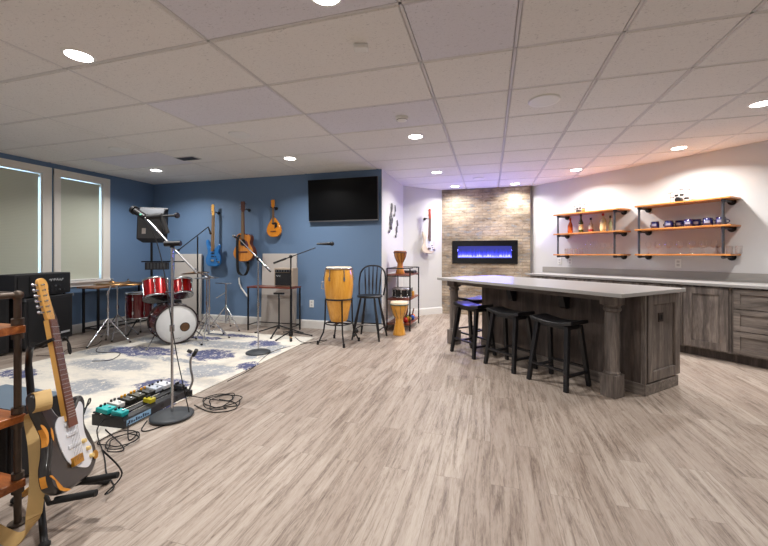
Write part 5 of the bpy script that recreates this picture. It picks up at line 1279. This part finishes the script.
def djembe(x, y, z, s, m, hm, lab, band, rope):
    t = thing('djembe_drum', lab, 'drum', (x, y, z), group=None)
    P_ = [(.115, 0), (.118, .02), (.095, .12), (.072, .24), (.078, .30), (.125, .40), (.158, .50), (.165, .56), (.160, .595)]
    build(MB().lathe([(r * s, z + h * s) for r, h in P_], (x, y, 0), 32), 'shell', m, t)
    build(MB().lathe([(0, z + .605 * s), (.15 * s, z + .603 * s), (.164 * s, z + .59 * s), (.168 * s, z + .56 * s)], (x, y, 0), 32), 'drum_head', hm, t)
    build(MB().ring((x, y, z + .555 * s), .170 * s, .006 * s + .002), 'head_ring', band, t)
    for k in range(10):
        a0_, a1_ = 2 * PI * k / 10, 2 * PI * (k + .5) / 10
        q = [(x + .172 * s * math.cos(a0_), y + .172 * s * math.sin(a0_), z + .555 * s), (x + .082 * s * math.cos(a1_), y + .082 * s * math.sin(a1_), z + .30 * s), (x + .172 * s * math.cos(a0_ + 2 * PI / 10), y + .172 * s * math.sin(a0_ + 2 * PI / 10), z + .555 * s)]
        build(MB().tube(spline([q[0], tuple((Vector(q[0]) + Vector(q[1])) / 2 + Vector((q[1][0] - x, q[1][1] - y, 0)) * .18), q[1]], 3, False), .003, 5), 'rope', rope, t)
    return t
ropeb = plain('dark_rope', (80, 48, 26), .8); 
djembe(-1.40, 5.76, .886, .62, djembe_m, plain('brown_head', (120, 66, 30), .6), 'small carved brown djembe on top of the rack', ropeb, ropeb)
djembe(-1.31, 5.33, 0, .82, conga_m, skin_m, 'yellow wooden djembe with a pale head on the floor by the rack', plain('green_rope', (60, 92, 84), .7), plain('grey_rope', (128, 116, 96), .8))
s2 = thing('snare_drum', 'small black and chrome snare drum on the middle board of the rack', 'drum', (-1.38, 5.82, .50))
drum_shell(s2, axisM(Vector((-1.38, 5.80, .515)), (0, 0, 1)), .150, .13, black_plastic, 10)
tbx = thing('tambourine_case', 'flat black case on the top board of the rack beside the djembe', 'case', (-1.33, 6.1, .886)); build(MB().box(-1.44, -1.22, 5.98, 6.22, .8865, .93), 'shell', dark_plastic, tbx, bevel=.008); build(MB().tube([(-1.215, 6.05, .905), (-1.19, 6.06, .905), (-1.19, 6.14, .905), (-1.215, 6.15, .905)], .005), 'handle', rubber, tbx)
ob_ = thing('wood_block', 'small orange wooden block instrument on the middle board of the rack', 'percussion', (-1.27, 6.1, .50)); build(MB().box(-1.31, -1.24, 6.06, 6.14, .5005, .58), 'block', conga_m, ob_, bevel=.006); build(MB().cyl((-1.275, 6.10, .58), (-1.275, 6.10, .64), .010), 'handle', black_wood, ob_)
cols = [('red', (186, 30, 28)), ('yellow', (224, 180, 34)), ('blue', (40, 84, 168)), ('green', (46, 128, 66)), ('orange', (220, 110, 30)), ('white', (220, 216, 206)), ('brown', (110, 60, 34)), ('dark red', (120, 26, 30))]
spots = [(-1.30, 5.70), (-1.27, 5.82), (-1.24, 5.95), (-1.33, 5.93), (-1.26, 6.08), (-1.36, 6.06), (-1.42, 5.72), (-1.45, 5.88)]
for (cn, c), (x, y) in zip(cols, spots):
    t = thing('maraca', '%s shaker among the percussion toys on the lowest board of the rack' % cn, 'shaker', (x, y, .11), group='shakers on the lowest rack board')
    m = plain('shaker_' + cn.replace(' ', '_'), c, .4)
    build(MB().ball((x, y, .155), (.042, .042, .045), 14), 'gourd', m, t); build(MB().cyl((x, y, .19), (x + .02, y, .29), .009, .011), 'handle', cart_wood, t)
# curled iron wall ornament: clef and notes
art_m = plain('grey_iron', (104, 104, 106), .5, .3)
art = thing('music_wall_art', 'grey metal treble clef and notes ornament on the narrow white wall', 'wall art', (XR1, 5.95, 1.8))
ax = XR1 + .018
def A2(l): return [(ax, 5.90 + a, 1.78 + b) for a, b in l]
clef = [(-.02, -.16), (-.05, -.13), (-.03, -.10), (.0, -.12), (.01, -.16), (.01, -.05), (0, .10), (-.01, .20), (.02, .27), (.05, .24), (.03, .16), (-.05, .08), (-.09, 0), (-.06, -.06), (.0, -.07), (.06, -.04), (.06, .02), (.02, .04), (-.03, .02), (-.02, -.02)]
build(MB().tube(spline(A2(clef), 6, False), .011), 'treble_clef', art_m, art)
def note(dy, dz, fl=True):
    mb = MB().ball((ax, 5.90 + dy, 1.78 + dz), (.012, .04, .028), 12).cyl((ax, 5.93 + dy, 1.78 + dz), (ax, 5.93 + dy, 1.95 + dz), .007)
    if fl: mb.tube([(ax, 5.93 + dy, 1.95 + dz), (ax, 5.97 + dy, 1.90 + dz), (ax, 5.98 + dy, 1.85 + dz)], .009)
    return mb
for dy, dz in ((-.13, -.20), (.30, -.26), (.20, .10), (.36, -.14)): build(note(dy, dz), 'note', art_m, art)
for dy, dz in ((0, .2), (0, -.12), (.33, -.2)): build(MB().cyl((XR1 + .001, 5.90 + dy, 1.78 + dz), (ax, 5.90 + dy, 1.78 + dz), .005), 'standoff', art_m, art)
